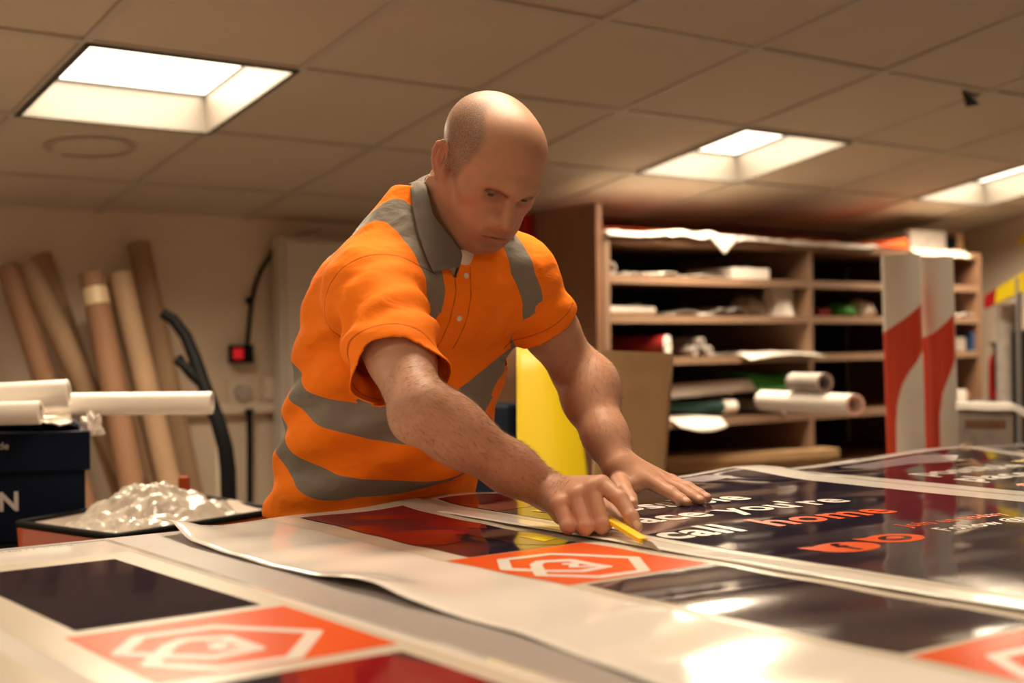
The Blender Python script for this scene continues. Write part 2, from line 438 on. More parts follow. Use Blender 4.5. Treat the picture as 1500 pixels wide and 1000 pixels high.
# sheet nearest the left edge of the photo
A = Sheet('A', 'white printed sheet with navy panel and orange logo, left of the bare grey strip', -.35, .664, .30, 1.80, zA)
A.rect(.372, .645, .35, 1.672, 'vinyl_cream', 0)
A.rect(.072, .345, .35, 1.672, 'vinyl_cream', 0)
A.poly([(.455, 1.628), (.6075, 1.628), (.6165, 1.245), (.4265, 1.245)] if False else [(.420, 1.626), (.607, 1.626), (.616, 1.240), (.424, 1.240)], 'print_navy', 1)
logo(A, .407, 1.002, .224, .217)
A.rect(.418, .618, .40, .975, 'print_navy', 1)
A.poly([(.50, .975), (.60, .975), (.618, .90), (.61, .80), (.56, .74), (.50, .78), (.47, .86), (.48, .93)], 'print_red', 2)
for k in range(46):
    x = .40 + k * .0045
    if random.random() < .8: A.rect(x, x + .0026, 1.775, 1.775 + random.choice((.004, .006)), 'print_grey', 1)
A.done()

# middle sheet, its left edge lifting off the table
B = Sheet('B', 'white printed sheet with curling edge, red and navy picture above its orange logo', bleft, 1.19, .30, 1.826, zB)
B.rect(.915, 1.187, .32, 1.822, 'vinyl_cream', 0)
B.rect(.955, 1.140, 1.348, 1.79, 'print_navy', 1)
B.poly([(.957, 1.788), (1.138, 1.788), (1.138, 1.565), (1.12, 1.535), (1.095, 1.548), (1.075, 1.505), (1.045, 1.51), (1.02, 1.455), (.985, 1.445), (.957, 1.47)], 'print_red', 2)
B.poly([(1.06, 1.50), (1.09, 1.53), (1.138, 1.52), (1.138, 1.36), (1.10, 1.352), (1.06, 1.39)], 'print_purple', 2)
B.poly([(1.10, 1.44), (1.138, 1.455), (1.138, 1.395), (1.105, 1.385)], 'print_yellow', 3)
logo(B, .918, 1.110, .218, .235)
B.rect(.935, 1.137, .690, 1.100, 'print_navy', 1)
logo(B, .932, .452, .218, .228)
B.done()

# large navy sheet under the hands
C = Sheet('C', 'large glossy navy sheet with bold white and orange lettering under the hands', 1.158, 2.015, .30, 1.838, zC)
C.rect(1.2, 1.216, .32, 1.834, 'vinyl_cream', 0)
C.rect(1.222, 1.925, .34, 1.815, 'print_navy', 1)
C.poly([(1.224, 1.812), (1.36, 1.812), (1.375, 1.77), (1.35, 1.745), (1.365, 1.71), (1.33, 1.69), (1.30, 1.66), (1.224, 1.65)], 'print_red', 2)
C.poly([(1.36, 1.805), (1.44, 1.805), (1.46, 1.78), (1.39, 1.765)], 'print_grey', 2)
C.poly([(1.30, 1.655), (1.345, 1.69), (1.42, 1.69), (1.45, 1.62), (1.38, 1.57), (1.29, 1.59)], 'print_purple', 2)
C.poly([(1.262, 1.615), (1.32, 1.628), (1.33, 1.587), (1.272, 1.575)], 'print_yellow', 3)
C.poly([(1.72, 1.80), (1.83, 1.80), (1.855, 1.745), (1.77, 1.735)], 'print_grey', 2)
R_ = math.radians(-3.5)
C.text('A', 1.262, 1.497, .095, R_, 'print_white', bold=.018)
C.text('possible', 1.318, 1.520, .102, R_, 'print_white', bold=.026, xs=.96)
C.text("place you're", 1.205 + .02, 1.402, .102, R_, 'print_white', bold=.026, xs=1.0)
C.text('call', 1.222, 1.262, .102, R_, 'print_white', bold=.026, xs=1.02)
C.text('home', 1.415, 1.253, .102, R_, 'print_orange', bold=.026, xs=1.12)
for i, (px_, py_, w) in enumerate(((1240, 803, .050), (1311, 790, .046))):
    c_ = onz(px_, py_, TZ + .006)
    C.poly([c_[:2] + V(w * math.cos(k * PI / 12), .72 * w * math.sin(k * PI / 12)) for k in range(24)], 'print_orange', 2)
    C.poly([c_[:2] + p for p in (V(-w, .0), V(-w * .55, .6 * w), V(-w * 1.05, .72 * w))], 'print_orange', 2)
    if i == 0: C.text('f', c_[0] - .012, c_[1] - .024, .075, R_, 'print_navy', 3, bold=.02)
    else:
        C.poly([c_[:2] + V(.026 * math.cos(k * PI / 10), .019 * math.sin(k * PI / 10)) for k in range(20)], 'print_navy', 3)
        C.poly([c_[:2] + V(.014 * math.cos(k * PI / 10), .010 * math.sin(k * PI / 10)) for k in range(20)], 'print_orange', 4)
C.text('Join us today', 1.545, 1.128, .042, R_, 'print_orange', bold=.012)
C.text('Follow @home', 1.552, 1.070, .046, R_, 'print_white', bold=.012)
C.done()

Dd = Sheet('D', 'printed sheet at the far right end of the table, overlapped by the large navy one', 1.985, 3.30, .32, 1.828, zD)
Dd.rect(2.078, 2.665, .36, 1.79, 'print_navy', 1)
Dd.poly([(2.18, 1.76), (2.46, 1.775), (2.54, 1.72), (2.44, 1.665), (2.33, 1.70), (2.20, 1.69)], 'print_grey', 2)
Dd.poly([(2.545, 1.60), (2.66, 1.61), (2.66, 1.50), (2.56, 1.49)], 'print_yellow', 3)
Dd.rect(2.735, 3.25, .36, 1.79, 'print_navy', 1)
Dd.text('possible', 2.16, 1.535, .102, R_, 'print_white', bold=.026)
Dd.text("place", 2.14, 1.42, .102, R_, 'print_white', bold=.026)
Dd.poly([(2.58, 1.46), (2.80, 1.48), (2.82, 1.36), (2.60, 1.36)], 'print_yellow', 3) if False else None
Dd.text('call', 2.14, 1.30, .102, R_, 'print_orange', bold=.026)
Dd.done()

# ------------------------------------------------------------------ pigeonhole shelving
YS, YB = 3.95, 4.78
SXL, SXM, SXR = 3.453, 4.71, 6.03
ZT = 1.60
LEV = [1.432, 1.272, 1.100, .836, .595]
t = thing('shelving_unit', ((SXL + SXR) / 2, (YS + YB) / 2, 0), 'wide wooden pigeonhole shelving unit stuffed with vinyl and paper rolls', 'shelving unit')
b = MB(); b.box((SXL - .001, 4.33 * 0 + YS, 0), (SXL + .035, YB, ZT)); b.build('side_panel', ['shelf_wood'], t)
b = MB(); b.box((SXM - .014, YS, 0), (SXM + .014, YB, ZT - .03)); b.build('divider', 'shelf_edge', t)
b = MB(); b.box((SXR - .02, YS, 0), (SXR + .012, YB, ZT)); b.build('side_panel', 'shelf_wood', t)
b = MB(); b.box((SXL + .036, YS, ZT - .03), (SXR - .022, YB, ZT)); b.build('top_board', 'shelf_wood', t)
b = MB(); b.box((SXL + .036, YB, 0), (SXR - .022, YB + .012, ZT)); b.build('back_panel', 'shelf_back', t)
for (xa, xb) in ((SXL + .036, SXM - .015), (SXM + .015, SXR - .021)):
    for z in LEV + [.12]:
        b = MB(); b.box((xa, YS + .012, z - .026), (xb, YB - .002, z), 0); b.box((xa, YS + .001, z - .030), (xb, YS + .0118, z + .002), 1)
        b.build('shelf', ['shelf_wood', 'shelf_edge'], t)
b = MB(); b.box((SXL + .0, YS - .012, .0), (SXL + .036, YS - .001, ZT)); b.build('front_edge', 'shelf_edge', t)
# taller brown board beside it
b = MB(); b.box((SXL - .034, YS - .01, 0), (SXL - .003, 4.37, 1.712), 0)
tag(b.build('upright_board', ['panel_brown'], None, bevel=.002, origin=(SXL - .02, 4.1, 0)), 'tall brown board standing against the end of the shelving', 'board')
# red thing behind the board
b = MB(); b.box((3.365, 4.325, 0), (3.412, 4.365, 1.70)); tag(b.build('red_post', 'red_paint', None, origin=(3.39, 4.345, 0), bevel=.004), 'narrow red upright just visible behind the brown board', 'post')

def sy(px, py, Y=YS + .05): return ony(px, py, Y)
def crumple(mb, c, rx, ry, rz, seed, mi=0, n=22, amp=.35, fr=6):
    """closed crumpled lump resting on its base"""
    c = np.array(c, float)
    def fn(u, v):
        th = 2 * PI * u; ph = PI * v
        d = V(math.sin(ph) * math.cos(th), math.sin(ph) * math.sin(th), math.cos(ph))
        q = Vector(d * fr * .35); a = 1 + amp * (mnoise.noise(q + Vector((seed, 0, 0))) + .6 * abs(mnoise.noise(q * 2.3 + Vector((0, seed, 0)))))
        p = V(rx, ry, rz) * d * a
        return c + V(p[0], p[1], max(0, p[2] + rz * .75))
    o = len(mb.v); mb.grid(fn, n, n // 2, mi)
def roll(name, a, e, r, label, cat, m='paper_white', group=None, core=True, ri=None, extra=None):
    mb = MB(); ri = ri or r * .72
    mb.pipe(a, e, r, ri)
    c = (np.array(a) + np.array(e)) / 2; c[2] -= r
    o = mb.build(name, m, None, origin=c)
    return tag(o, label, cat, group)
SG = 'white vinyl rolls kept on the shelving'
PG = 'loose paper and vinyl scraps on the shelving'
def scrap(px0, px1, py, z, label, seed, h=.03, m='paper_white', dy=.16, Y=YS + .02, hang=0., cat='paper scrap', group=PG):
    """a rumpled sheet lying on a shelf from pixel column px0 to px1, optionally drooping over the front edge"""
    xa = sy(px0, py, Y)[0]; xb = sy(px1, py, Y)[0]
    def fn(u, v):
        x = xa + (xb - xa) * u; yy = Y + dy * (v - (.35 if hang else 0))
        n = mnoise.noise(Vector((x * 14, yy * 9, seed))) * .5 + .5 + .5 * abs(mnoise.noise(Vector((x * 30, yy * 20, seed + 3))))
        zz = z + .003 + h * n * math.sin(PI * min(1, max(0.02, u * .96 + .02))) ** .5
        if yy < YS - .002: zz = z + .004 + h * .3 * n - hang * ((YS - yy) / (.35 * dy)) * (.6 + .5 * math.sin(u * 3 + seed))
        return (x, yy, zz)
    mb = MB(); mb.grid(fn, 26, 16)
    o = mb.build('paper_scrap' if cat == 'paper scrap' else cat.replace(' ', '_'), m, None, angle=25, fixn=False, solid=.002, origin=V((xa + xb) / 2, Y + dy / 2, z))
    return tag(o, label, cat, group)

Z1, Z2, Z3, Z4, Z5 = LEV
# top shelf of the left bay
scrap(922, 952, 400, Z1, 'low crumpled scrap nearest the left end of the top shelf', 1.1, .022)
scrap(955, 995, 400, Z1, 'crumpled scrap left of centre on the top shelf', 2.2, .03)
scrap(1000, 1058, 402, Z1, 'flat scrap strip in the middle of the top shelf', 3.3, .014)
p = sy(888, 400); roll('vinyl_roll', V(p[0], YS + .02, Z1 + .029), V(p[0] + .02, YS + .6, Z1 + .029), .027, 'small white roll end in the top left corner of the shelving', 'vinyl roll', 'paper_grey', SG)
a = sy(1066, 405)[0]; c = sy(1120, 405)[0]
mb = MB(); mb.box((a, YS + .02, Z1 + .001), (c, YS + .3, Z1 + .05)); tag(mb.build('white_carton', 'paper_white', None, bevel=.004, origin=((a + c) / 2, YS + .16, Z1)), 'flat white carton on the top shelf of the left bay', 'carton')
mb = MB(); p = sy(1126, 405); crumple(mb, V(p[0], YS + .22, Z1 + .001), .085, .08, .04, 3.); tag(mb.build('crumpled_paper', 'paper_grey', None, origin=V(p[0], YS + .22, Z1), angle=40), 'crumpled grey paper beside the white carton on the top shelf', 'crumpled paper')
# second shelf
a, c = sy(882, 455)[0], sy(966, 455)[0]
roll('vinyl_roll', V(a, YS + .07, Z2 + .022), V(c, YS + .09, Z2 + .022), .019, 'white roll lying lengthwise on the second shelf', 'vinyl roll', 'paper_white', SG)
mb = MB(); p = sy(962, 455); crumple(mb, V(p[0] + .02, YS + .2, Z2 + .001), .07, .06, .03, 8.); tag(mb.build('crumpled_paper', 'paper_grey', None, origin=V(p[0], YS + .2, Z2)), 'small crumpled paper behind the lengthwise roll on the second shelf', 'crumpled paper')
scrap(984, 1040, 462, Z2, 'grey scrap lying in the middle of the second shelf', 5.1, .02, 'paper_grey')
scrap(1040, 1098, 462, Z2, 'translucent grey scrap right of centre on the second shelf', 6.1, .045, 'paper_grey', dy=.3, Y=YS + .06)
mb = MB(); p = sy(1122, 462); crumple(mb, V(p[0], YS + .16, Z2 + .001), .075, .07, .05, 5.); tag(mb.build('crumpled_paper', 'paper_grey', None, origin=V(p[0], YS + .16, Z2)), 'crumpled grey bundle beside the white bag on the second shelf', 'crumpled paper')
p = sy(1161, 465)
def bag(u, v):
    th = 2 * PI * u; z = v * .155; r = (.098 - .035 * v) * (1 + .12 * math.sin(3 * th + 4 * v) + .1 * math.sin(7 * th)) * (1 if v < .999 else .03)
    return (p[0] + r * math.cos(th) - .022, YS + .12 + .8 * r * math.sin(th), Z2 + .002 + z)
mb = MB(); mb.grid(bag, 24, 12); tag(mb.build('white_bag', 'paper_white', None, origin=V(p[0], YS + .12, Z2), angle=50), 'rounded white plastic bag at the right end of the second shelf', 'bag')
scrap(1022, 1042, 468, Z2, 'white scrap tip drooping over the second shelf edge', 7.7, .008, dy=.06, hang=.025)
# third shelf
p = sy(968, 502); roll('vinyl_roll', V(p[0], YS + .01, Z3 + .048), V(p[0] - .25, YS + .6, Z3 + .048), .0445, 'thick red roll with white end on the third shelf', 'vinyl roll', 'red_dark', 'coloured vinyl rolls on the shelving', ri=.043)
mb = MB(); mb.pipe(V(p[0] + .0006, YS + .007, Z3 + .048), V(p[0] - .003, YS + .014, Z3 + .048), .044, .014); o = mb.build('roll_end', 'paper_white', bpy.data.objects['vinyl_roll.002']); o['label'] = 'white wound end'
for k, (q, pz) in enumerate(((1011, .0), (1032, .0), (1021, .036))):
    p = sy(q, 505); nm = ('left', 'right', 'upper')[k]
    roll('vinyl_roll', V(p[0], YS + .02, Z3 + .024 + pz), V(p[0] - .03, YS + .6, Z3 + .024 + pz), .0215, {'left': 'lower grey roll end next to the thick red roll', 'right': 'lower grey roll end farther from the thick red roll', 'upper': 'grey roll end lying on top of two others'}[nm], 'vinyl roll', 'paper_grey', SG, ri=.012)
scrap(1078, 1186, 522, Z3, 'white sheet drooping over the third shelf edge', 9.3, .018, dy=.26, hang=.045, cat='paper sheet')
scrap(1046, 1080, 520, Z3, 'thin grey scrap left of the drooping white sheet', 10.3, .012, 'paper_grey')
# fourth shelf: a pile of rolls
r_ = lambda q, y, Y: ony(q, y, Y)
roll('vinyl_roll', V(SXL + .40, YS + .20, Z4 + .108), V(r_(1112, 572, YS + .05)[0], YS + .06, Z4 + .136), .030, 'white roll slanting up to the green sheet', 'vinyl roll', 'paper_white', SG)
mb = MB(); a, c = r_(1092, 575, YS + .06), r_(1163, 572, YS + .06)
def grn(u, v):
    x = a[0] + (c[0] - a[0]) * u; yy = YS + .02 + .28 * v
    return (x + .02 * math.sin(9 * v), yy - .03, Z4 + .176 + .010 * math.sin(5 * u + 2) * math.sin(4 * v) - (.080 * max(0, 1 - v * 4)) * (1 - .4 * u))
mb.grid(grn, 20, 14); tag(mb.build('green_sheet', 'green', None, angle=40, fixn=False, solid=.003, origin=V((a[0] + c[0]) / 2, YS + .1, Z4)), 'bright green vinyl sheet folded over the rolls on the fourth shelf', 'vinyl sheet')
roll('vinyl_roll', V(SXL + .42, YS + .24, Z4 + .042), V(r_(1083, 595, YS + .02)[0], YS + .06, Z4 + .042), .028, 'dark teal roll with white open end on the fourth shelf', 'vinyl roll', 'teal', 'coloured vinyl rolls on the shelving')
ow = bpy.data.objects[[o.name for o in COL.objects if o.name.startswith('vinyl_roll')][-1]]
e_ = V(r_(1083, 595, YS + .02)[0], YS + .06, Z4 + .042); d_ = V(.06, -.01, 0)
mb = MB(); mb.pipe(e_ - d_ * .9, e_ + d_ * .15, .0295, .021); o = mb.build('roll_end', 'paper_white', ow); o['label'] = 'white wound end'
roll('vinyl_roll', V(SXL + .42, YS + .34, Z4 + .105), V(r_(1080, 583, YS + .2)[0], YS + .24, Z4 + .102), .025, 'pale roll resting on the dark teal roll', 'vinyl roll', 'paper_white', SG)
roll('vinyl_roll', V(r_(1205, 568, YS + .0)[0] - .24, YS + .30, Z4 + .102), V(r_(1216, 568, YS - .03)[0], YS - .03, Z4 + .112), .040, 'short white roll with open end crossing in front of the divider', 'vinyl roll', 'paper_grey', SG) if False else None
mb = MB()
# long white roll sticking out of the fourth shelf past the divider
pa, pb = W(1118, 586, 5.02), W(1253, 593, 4.42)
roll('vinyl_roll', pa, pb, .037, 'long cream roll sticking out of the fourth shelf past the divider', 'vinyl roll', 'paper_white', SG)
q_ = r_(1141, 590, YS + .02)[0]
roll('vinyl_roll', V(q_, YS - .01, Z4 + .0345), V(q_ - .12, YS + .6, Z4 + .0345), .0335, 'grey roll end propping up the long cream roll', 'vinyl roll', 'paper_grey', SG)
pa2, pb2 = pa + (pb - pa) * .36 + V(0, 0, .0715), pa + (pb - pa) * .70 + V(0, 0, .0715)
roll('vinyl_roll', pa2, pb2, .034, 'short white roll lying on the long cream roll', 'vinyl roll', 'paper_grey', SG)
scrap(980, 1050, 610, Z4, 'folded cream paper hanging off the fourth shelf beside the cardboard', 12.4, .010, dy=.18, hang=.07, cat='paper sheet')
# bottom: offcuts of board
mb = MB(); pa, pb = sy(1003, 668, YS + .3), sy(1180, 690, YS - .02)
mb.obox(V((pa[0] + pb[0]) / 2 - .05, YS + .12, Z5 + .059), V(1, -.25, 0) / math.hypot(1, .25), V(.25, 1, 0) / math.hypot(1, .25), (0, 0, 1), .46, .10, .020)
mb.obox(V((pa[0] + pb[0]) / 2 - .05, YS + .14, Z5 + .021), V(1, -.18, 0) / math.hypot(1, .18), V(.18, 1, 0) / math.hypot(1, .18), (0, 0, 1), .44, .10, .016)
tag(mb.build('board_offcut', 'pine', None, bevel=.002, origin=V((pa[0] + pb[0]) / 2, YS + .12, Z5)), 'long pale board offcut on the lowest visible shelf of the left bay', 'board')
pa = W(1015, 692, 4.2)
mb = MB(); mb.obox(V(pa[0], pa[1], .59), (.8, -.6, 0), (.6, .8, 0), (0, 0, 1), .085, .20, .012)
mb.obox(V(pa[0], pa[1], .289), (.8, -.6, 0), (.6, .8, 0), (0, 0, 1), .080, .19, .288)
tag(mb.build('wooden_box', 'pine', None, bevel=.002, origin=V(pa[0], pa[1], 0)), 'pale wooden box standing beside the cardboard sheet, only its top showing', 'box')
# right bay
def lump(px, py, z, w, h, m, label, seed, name='crumpled_paper', cat='crumpled paper'):
    p = sy(px, py); mb = MB(); crumple(mb, V(p[0], YS + .14, z + .001), w, .07, h, seed); tag(mb.build(name, m, None, origin=V(p[0], YS + .14, z), angle=45), label, cat)
lump(1218, 462, Z2, .06, .026, 'red_dark', 'dark red bundle on the second shelf right of the divider', 1., 'vinyl_bundle', 'vinyl bundle')
lump(1252, 462, Z2, .075, .036, 'green', 'dark green bundle on the second shelf of the right bay', 2., 'vinyl_bundle', 'vinyl bundle')
lump(1282, 464, Z2, .06, .045, 'paper_white', 'white bundle on the second shelf behind the striped rolls', 4., 'vinyl_bundle', 'vinyl bundle')
p = sy(1404, 500); mb = MB(); mb.box((p[0] - .04, YS + .04, Z3 + .001), (p[0] + .05, YS + .25, Z3 + .07)); tag(mb.build('small_carton', 'paper_grey', None, bevel=.004, origin=(p[0], YS + .15, Z3)), 'small grey carton on the third shelf right of the striped rolls', 'carton')
p = sy(1420, 500); mb = MB(); mb.box((p[0] - .022, YS + .02, Z3 + .001), (p[0] + .035, YS + .12, Z3 + .095)); tag(mb.build('small_carton', 'blue', None, bevel=.004, origin=(p[0], YS + .07, Z3)), 'small blue carton on the third shelf near the right wall', 'carton')
p = sy(1404, 578); mb = MB(); mb.box((p[0] - .07, YS + .02, Z4 + .003), (p[0] + .03, YS + .12, Z4 + .065)); tag(mb.build('small_carton', 'paper_white', None, bevel=.004, origin=(p[0], YS + .07, Z4)), 'small white carton on the fourth shelf right of the striped rolls', 'carton')
p = sy(1424, 578); mb = MB(); mb.box((p[0] - .04, YS + .05, Z4 + .001), (p[0] + .03, YS + .3, Z4 + .05)); tag(mb.build('small_carton', 'cardboard', None, bevel=.004, origin=(p[0], YS + .15, Z4)), 'small brown carton in the right corner of the fourth shelf', 'carton')
scrap(1398, 1432, 460, Z2, 'pale papers on the second shelf in the right corner', 14.2, .02, dy=.2)

# things lying on top of the unit
def topx(px): return ony(px, 345, YS)[0]
def drape(u, v):
    x = topx(884) + (topx(1281) - topx(884)) * u; yy = YS - .03 + .62 * v
    n = mnoise.noise(Vector((x * 7, yy * 5, 3.))) + .5 * mnoise.noise(Vector((x * 19, yy * 12, 1.)))
    fold = .016 * math.exp(-((u - .24) / .05) ** 2) + .02 * math.exp(-((u - .35) / .03) ** 2)
    z = ZT + .010 + .012 * abs(n) + fold + .012 * (1 - u) * 0
    if yy < YS - .001:
        k = (YS - yy) / .03
        z -= k * (.022 + .020 * max(0, 1 - abs(u - .40) / .06) + .008 * n)
    return (x, yy, z)
mb = MB(); mb.grid(drape, 90, 22)
tag(mb.build('white_sheeting', 'paper_white', None, angle=60, fixn=False, solid=.0015, origin=V(topx(1080), YS + .25, ZT)), 'white sheeting spread along the top of the shelving under the light', 'sheeting')
def dropt(u, v):
    x = topx(1052) + (u - .5) * (.20 * (1 - v) + .005); return (x, YS - .036 - .004 * math.sin(PI * u), ZT + .012 - v * .075)
mb = MB(); mb.grid(dropt, 8, 10); o = mb.build('sheet_corner', 'paper_white', bpy.data.objects['white_sheeting'], angle=60, fixn=False, solid=.0015)
mb = MB(); a, c = topx(1284), topx(1328)
mb.hexa([(a, YS - .01, ZT + .002), (c, YS - .01, ZT + .002), (c, YS + .42, ZT + .002), (a, YS + .42, ZT + .002), (a + .12, YS, ZT + .035), (c, YS, ZT + .055), (c, YS + .4, ZT + .055), (a + .12, YS + .4, ZT + .035)])
tag(mb.build('orange_sheet_pile', 'print_orange', None, bevel=.004, origin=V((a + c) / 2, YS + .2, ZT)), 'small pile of orange sheets on top of the shelving', 'sheet pile')
mb = MB(); a, c = ony(1333, 345, YS + .12)[0], ony(1386, 345, YS + .12)[0]
mb.box((a, YS + .12, ZT + .002), (c, YS + .16, ZT + .115)); tag(mb.build('grey_board', 'paper_grey', None, bevel=.003, origin=V((a + c) / 2, YS + .14, ZT)), 'grey board standing on top of the shelving above the striped rolls', 'board')
mb = MB(); a, c = ony(1389, 345, YS + .16)[0], ony(1410, 345, YS + .16)[0]
mb.box((a, YS + .14, ZT + .002), (c, YS + .22, ZT + .095)); tag(mb.build('dark_box', 'black_matte', None, bevel=.004, origin=V((a + c) / 2, YS + .06, ZT)), 'dark box on top of the shelving near its right end', 'box')
mb = MB(); a, c = ony(1412, 345, YS + .135)[0], SXR + .01
mb.box((a, YS + .135, ZT + .002), (c, YS + .4, ZT + .118)); tag(mb.build('brown_carton', 'cardboard', None, bevel=.004, origin=V((a + c) / 2, YS + .15, ZT)), 'brown carton on top of the shelving at its right end', 'carton')
def tp(x0, x1, z0, seed, lab, ya=.0, dr=.0):
    mb = MB(); a, c = topx(x0), topx(x1)
    mb.grid(lambda u, v: (a + (c - a) * u, YS - .05 + .16 * v + ya, ZT + z0 + .012 * abs(mnoise.noise(Vector((u * 5, v * 4, seed)))) - (dr * max(0, 1 - v * 3.2))), 16, 10)
    tag(mb.build('paper_sheet', 'vinyl_cream', None, angle=60, fixn=False, solid=.002, origin=V((a + c) / 2, YS, ZT)), lab, 'paper sheet', PG)
tp(1331, 1372, .004, 1., 'white papers hanging over the top edge above the striped rolls', 0, .035)
tp(1374, 1412, .004, 5., 'white papers hanging over the top edge in front of the dark box', 0, .035)

mb = MB(); a, c = SXL + .12, topx(1284) + .02
mb.grid(lambda u, v: (a + (c - a) * u, YS + .22 + .55 * v, ZT + .050 + .006 * nz(u * 8, v * 4, 7.)), 30, 10)
tag(mb.build('orange_sheet', 'print_orange', None, angle=60, fixn=False, solid=.002, origin=V((a + c) / 2, YS + .4, ZT)), 'orange vinyl sheet laid over the white sheeting on top of the shelving', 'vinyl sheet')

# ------------------------------------------------------------------ left: cardboard tubes leaning on the back wall
def fl(px, Y):   # floor point seen in pixel column px at distance Y from the camera wall
    q = ray(px, 1000); q2 = ray(px, 500); return V((q2[0] / q2[1]) * Y, Y, 0.)
def lean(px0, py0, px1, py1, rad, m, label, Yt=4.80, off=0., name='cardboard_tube', band=False):
    Yt -= off
    top = ony(px0, py0, Yt)
    # follow the image line down to the floor, at the distance where it meets z = 0
    Yb = Yt - .38
    k = (1010 - py0) / (py1 - py0); pxb = px0 + (px1 - px0) * k
    bot = fl(pxb, Yb); bot[2] = rad * .4
    mb = MB(); mb.pipe(bot, top, rad, rad * .86)
    o = mb.build(name, m, None, origin=bot)
    tag(o, label, 'cardboard tube', 'cardboard tubes leaning on the back wall')
    if band:
        d = (top - bot) / np.linalg.norm(top - bot); L = np.linalg.norm(top - bot)
        mb = MB(); mb.pipe(top - d * .115, top - d * .055, rad + .0015, rad - .004); q = mb.build('tape_band', 'tape_tan', o)
        q['label'] = 'pale tape wrapped round the tube'
lean(9, 388, 66, 565, .037, 'tube_brown', 'thin brown leaning tube nearest the left edge of the photo', off=.14)
lean(36, 386, 122, 570, .043, 'tube_tan', 'pale leaning tube just right of the thin brown one', off=.094)
lean(60, 374, 152, 660, .038, 'tube_tan', 'leaning tube behind the pale second tube, its top showing above', off=-.012)
lean(134, 401, 190, 705, .043, 'tube_brown', 'reddish brown leaning tube with a pale tape band near its top', off=.27, band=True)
lean(160, 415, 228, 712, .034, 'tube_tan', 'slim leaning tube half hidden behind the tape-banded one', off=.18)
lean(175, 402, 246, 712, .042, 'tube_tan', 'pale leaning tube in front of the tallest tube', off=.265)
lean(203, 357, 271, 712, .042, 'tube_tan', 'tallest leaning tube, nearest the black hose', off=.0)

# black hose and stick
Dh = 4.45
mb = MB()
pp = [(238, 458, 4.5), (254, 468, 4.5), (272, 492, 4.5), (285, 523, 4.47), (296, 556, 4.45), (309, 590, 4.42), (321, 622, 4.4), (330, 655, 4.4), (334, 690, 4.4), (335, 740, 4.4), (335, 800, 4.4), (331, 900, 4.4), (322, 985, 4.4)]
mb.tube([W(*q) for q in pp], [.018, .020, .021, .022, .023, .024, .025, .026, .027, .027, .027, .027, .027], 16)
h = tag(mb.build('black_hose', 'black_plastic', None, origin=W(322, 985, 4.4), angle=50), 'thick black curved hose standing beside the tallest cardboard tube', 'hose')
mb = MB(); mb.tube([W(257, 527, 4.46), W(268, 534, 4.46), W(280, 545, 4.46), W(295, 558, 4.45)], [.012, .016, .022, .024], 12); mb.tube([W(262, 521, 4.46), W(272, 540, 4.46)], .012, 10)
mb.build('hose_handle', 'black_plastic', h, angle=50)
mb = MB(); mb.tube([W(319, 640, 4.6), W(325, 800, 4.6), W(333, 1010, 4.6)], .012, 12); o = tag(mb.build('white_rod', 'trunking', None, origin=W(333, 1010, 4.6), angle=50), 'thin cream rod standing behind the black hose', 'rod')

# wall cable, red switch, trunking, sockets
Yw = Y1 - .012
def wp(px, py, d=0.): return ony(px, py, Yw - d)
mb = MB(); mb.tube([wp(402, 370, .03), wp(392, 380, .01), wp(383, 395), wp(375, 415), wp(369, 440), wp(366, 465), wp(363, 495), wp(361, 515)], .0085, 10)
c1 = tag(mb.build('wall_cable', 'black_plastic', None, angle=60, origin=wp(361, 515)), 'black cable curving down the wall to the red switch', 'cable')
mb = MB(); mb.tube([wp(397, 374, .02), wp(405, 367, .035), wp(408, 371, .035)], [.016, .022, .018], 12); mb.build('cable_plug', 'black_plastic', c1, angle=50)
mb = MB(); mb.tube([wp(360, 439, 0), wp(368, 441, .01)], .013, 10); mb.build('cable_clip', 'black_plastic', c1, angle=50)
t = thing('isolator_switch', wp(349, 532), 'black isolator box with a lit red switch on the back wall', 'switch')
mb = MB(); a, e = wp(335, 532), wp(364, 505); mb.box((a[0], Yw - .05, a[2]), (e[0], Yw + .01, e[2])); mb.build('switch_box', 'black_plastic', t, bevel=.004)
mb = MB(); a, e = wp(341, 526, .05), wp(355, 510, .05); mb.box((a[0], Yw - .062, a[2]), (e[0], Yw - .051, e[2])); q = mb.build('rocker', 'red_light', t, bevel=.003); q['label'] = 'glowing red rocker'
a, e = wp(330, 598), wp(470, 588)
mb = MB(); a, e = ony(150, 594, Yw), ony(520, 594, Yw); z = wp(380, 596)[2]
mb.box((a[0], Yw - .035, z - .022), (e[0] - .25, Yw + .011, z + .022)); tag(mb.build('cable_trunking', 'trunking', None, bevel=.004, origin=((a[0] + e[0]) / 2, Yw, z)), 'cream horizontal cable trunking along the back wall', 'trunking')
def sock(px, py, w, lab, rnd=False):
    q = wp(px, py); t = thing('wall_socket', q, lab, 'socket', 'sockets on the back wall')
    mb = MB(); mb.box((q[0] - w, Yw - .03, q[2] - .045), (q[0] + w, Yw + .011, q[2] + .045)); mb.build('socket_plate', 'trunking', t, bevel=.006)
    mb = MB()
    if rnd: mb.tube([V(q[0], Yw - .031, q[2]), V(q[0], Yw - .06, q[2])], .030, 16)
    else: mb.box((q[0] - .012, Yw - .038, q[2] - .012), (q[0] + .012, Yw - .031, q[2] + .012))
    mb.build('socket_knob', 'paper_grey', t, angle=40)
sock(347, 573, .045, 'square wall socket plate with a round grey knob', True)
sock(401, 569, .055, 'wall socket plate with small square button, nearest the white cupboard')
mb = MB(); mb.tube([wp(365, 604, .04), wp(366, 640, .03), wp(366, 700, .03), wp(366, 790, .03), wp(367, 900, .03)], .012, 10)
mb.tube([wp(360, 601, .04), wp(365, 604, .04), wp(370, 601, .04)], .012, 8)
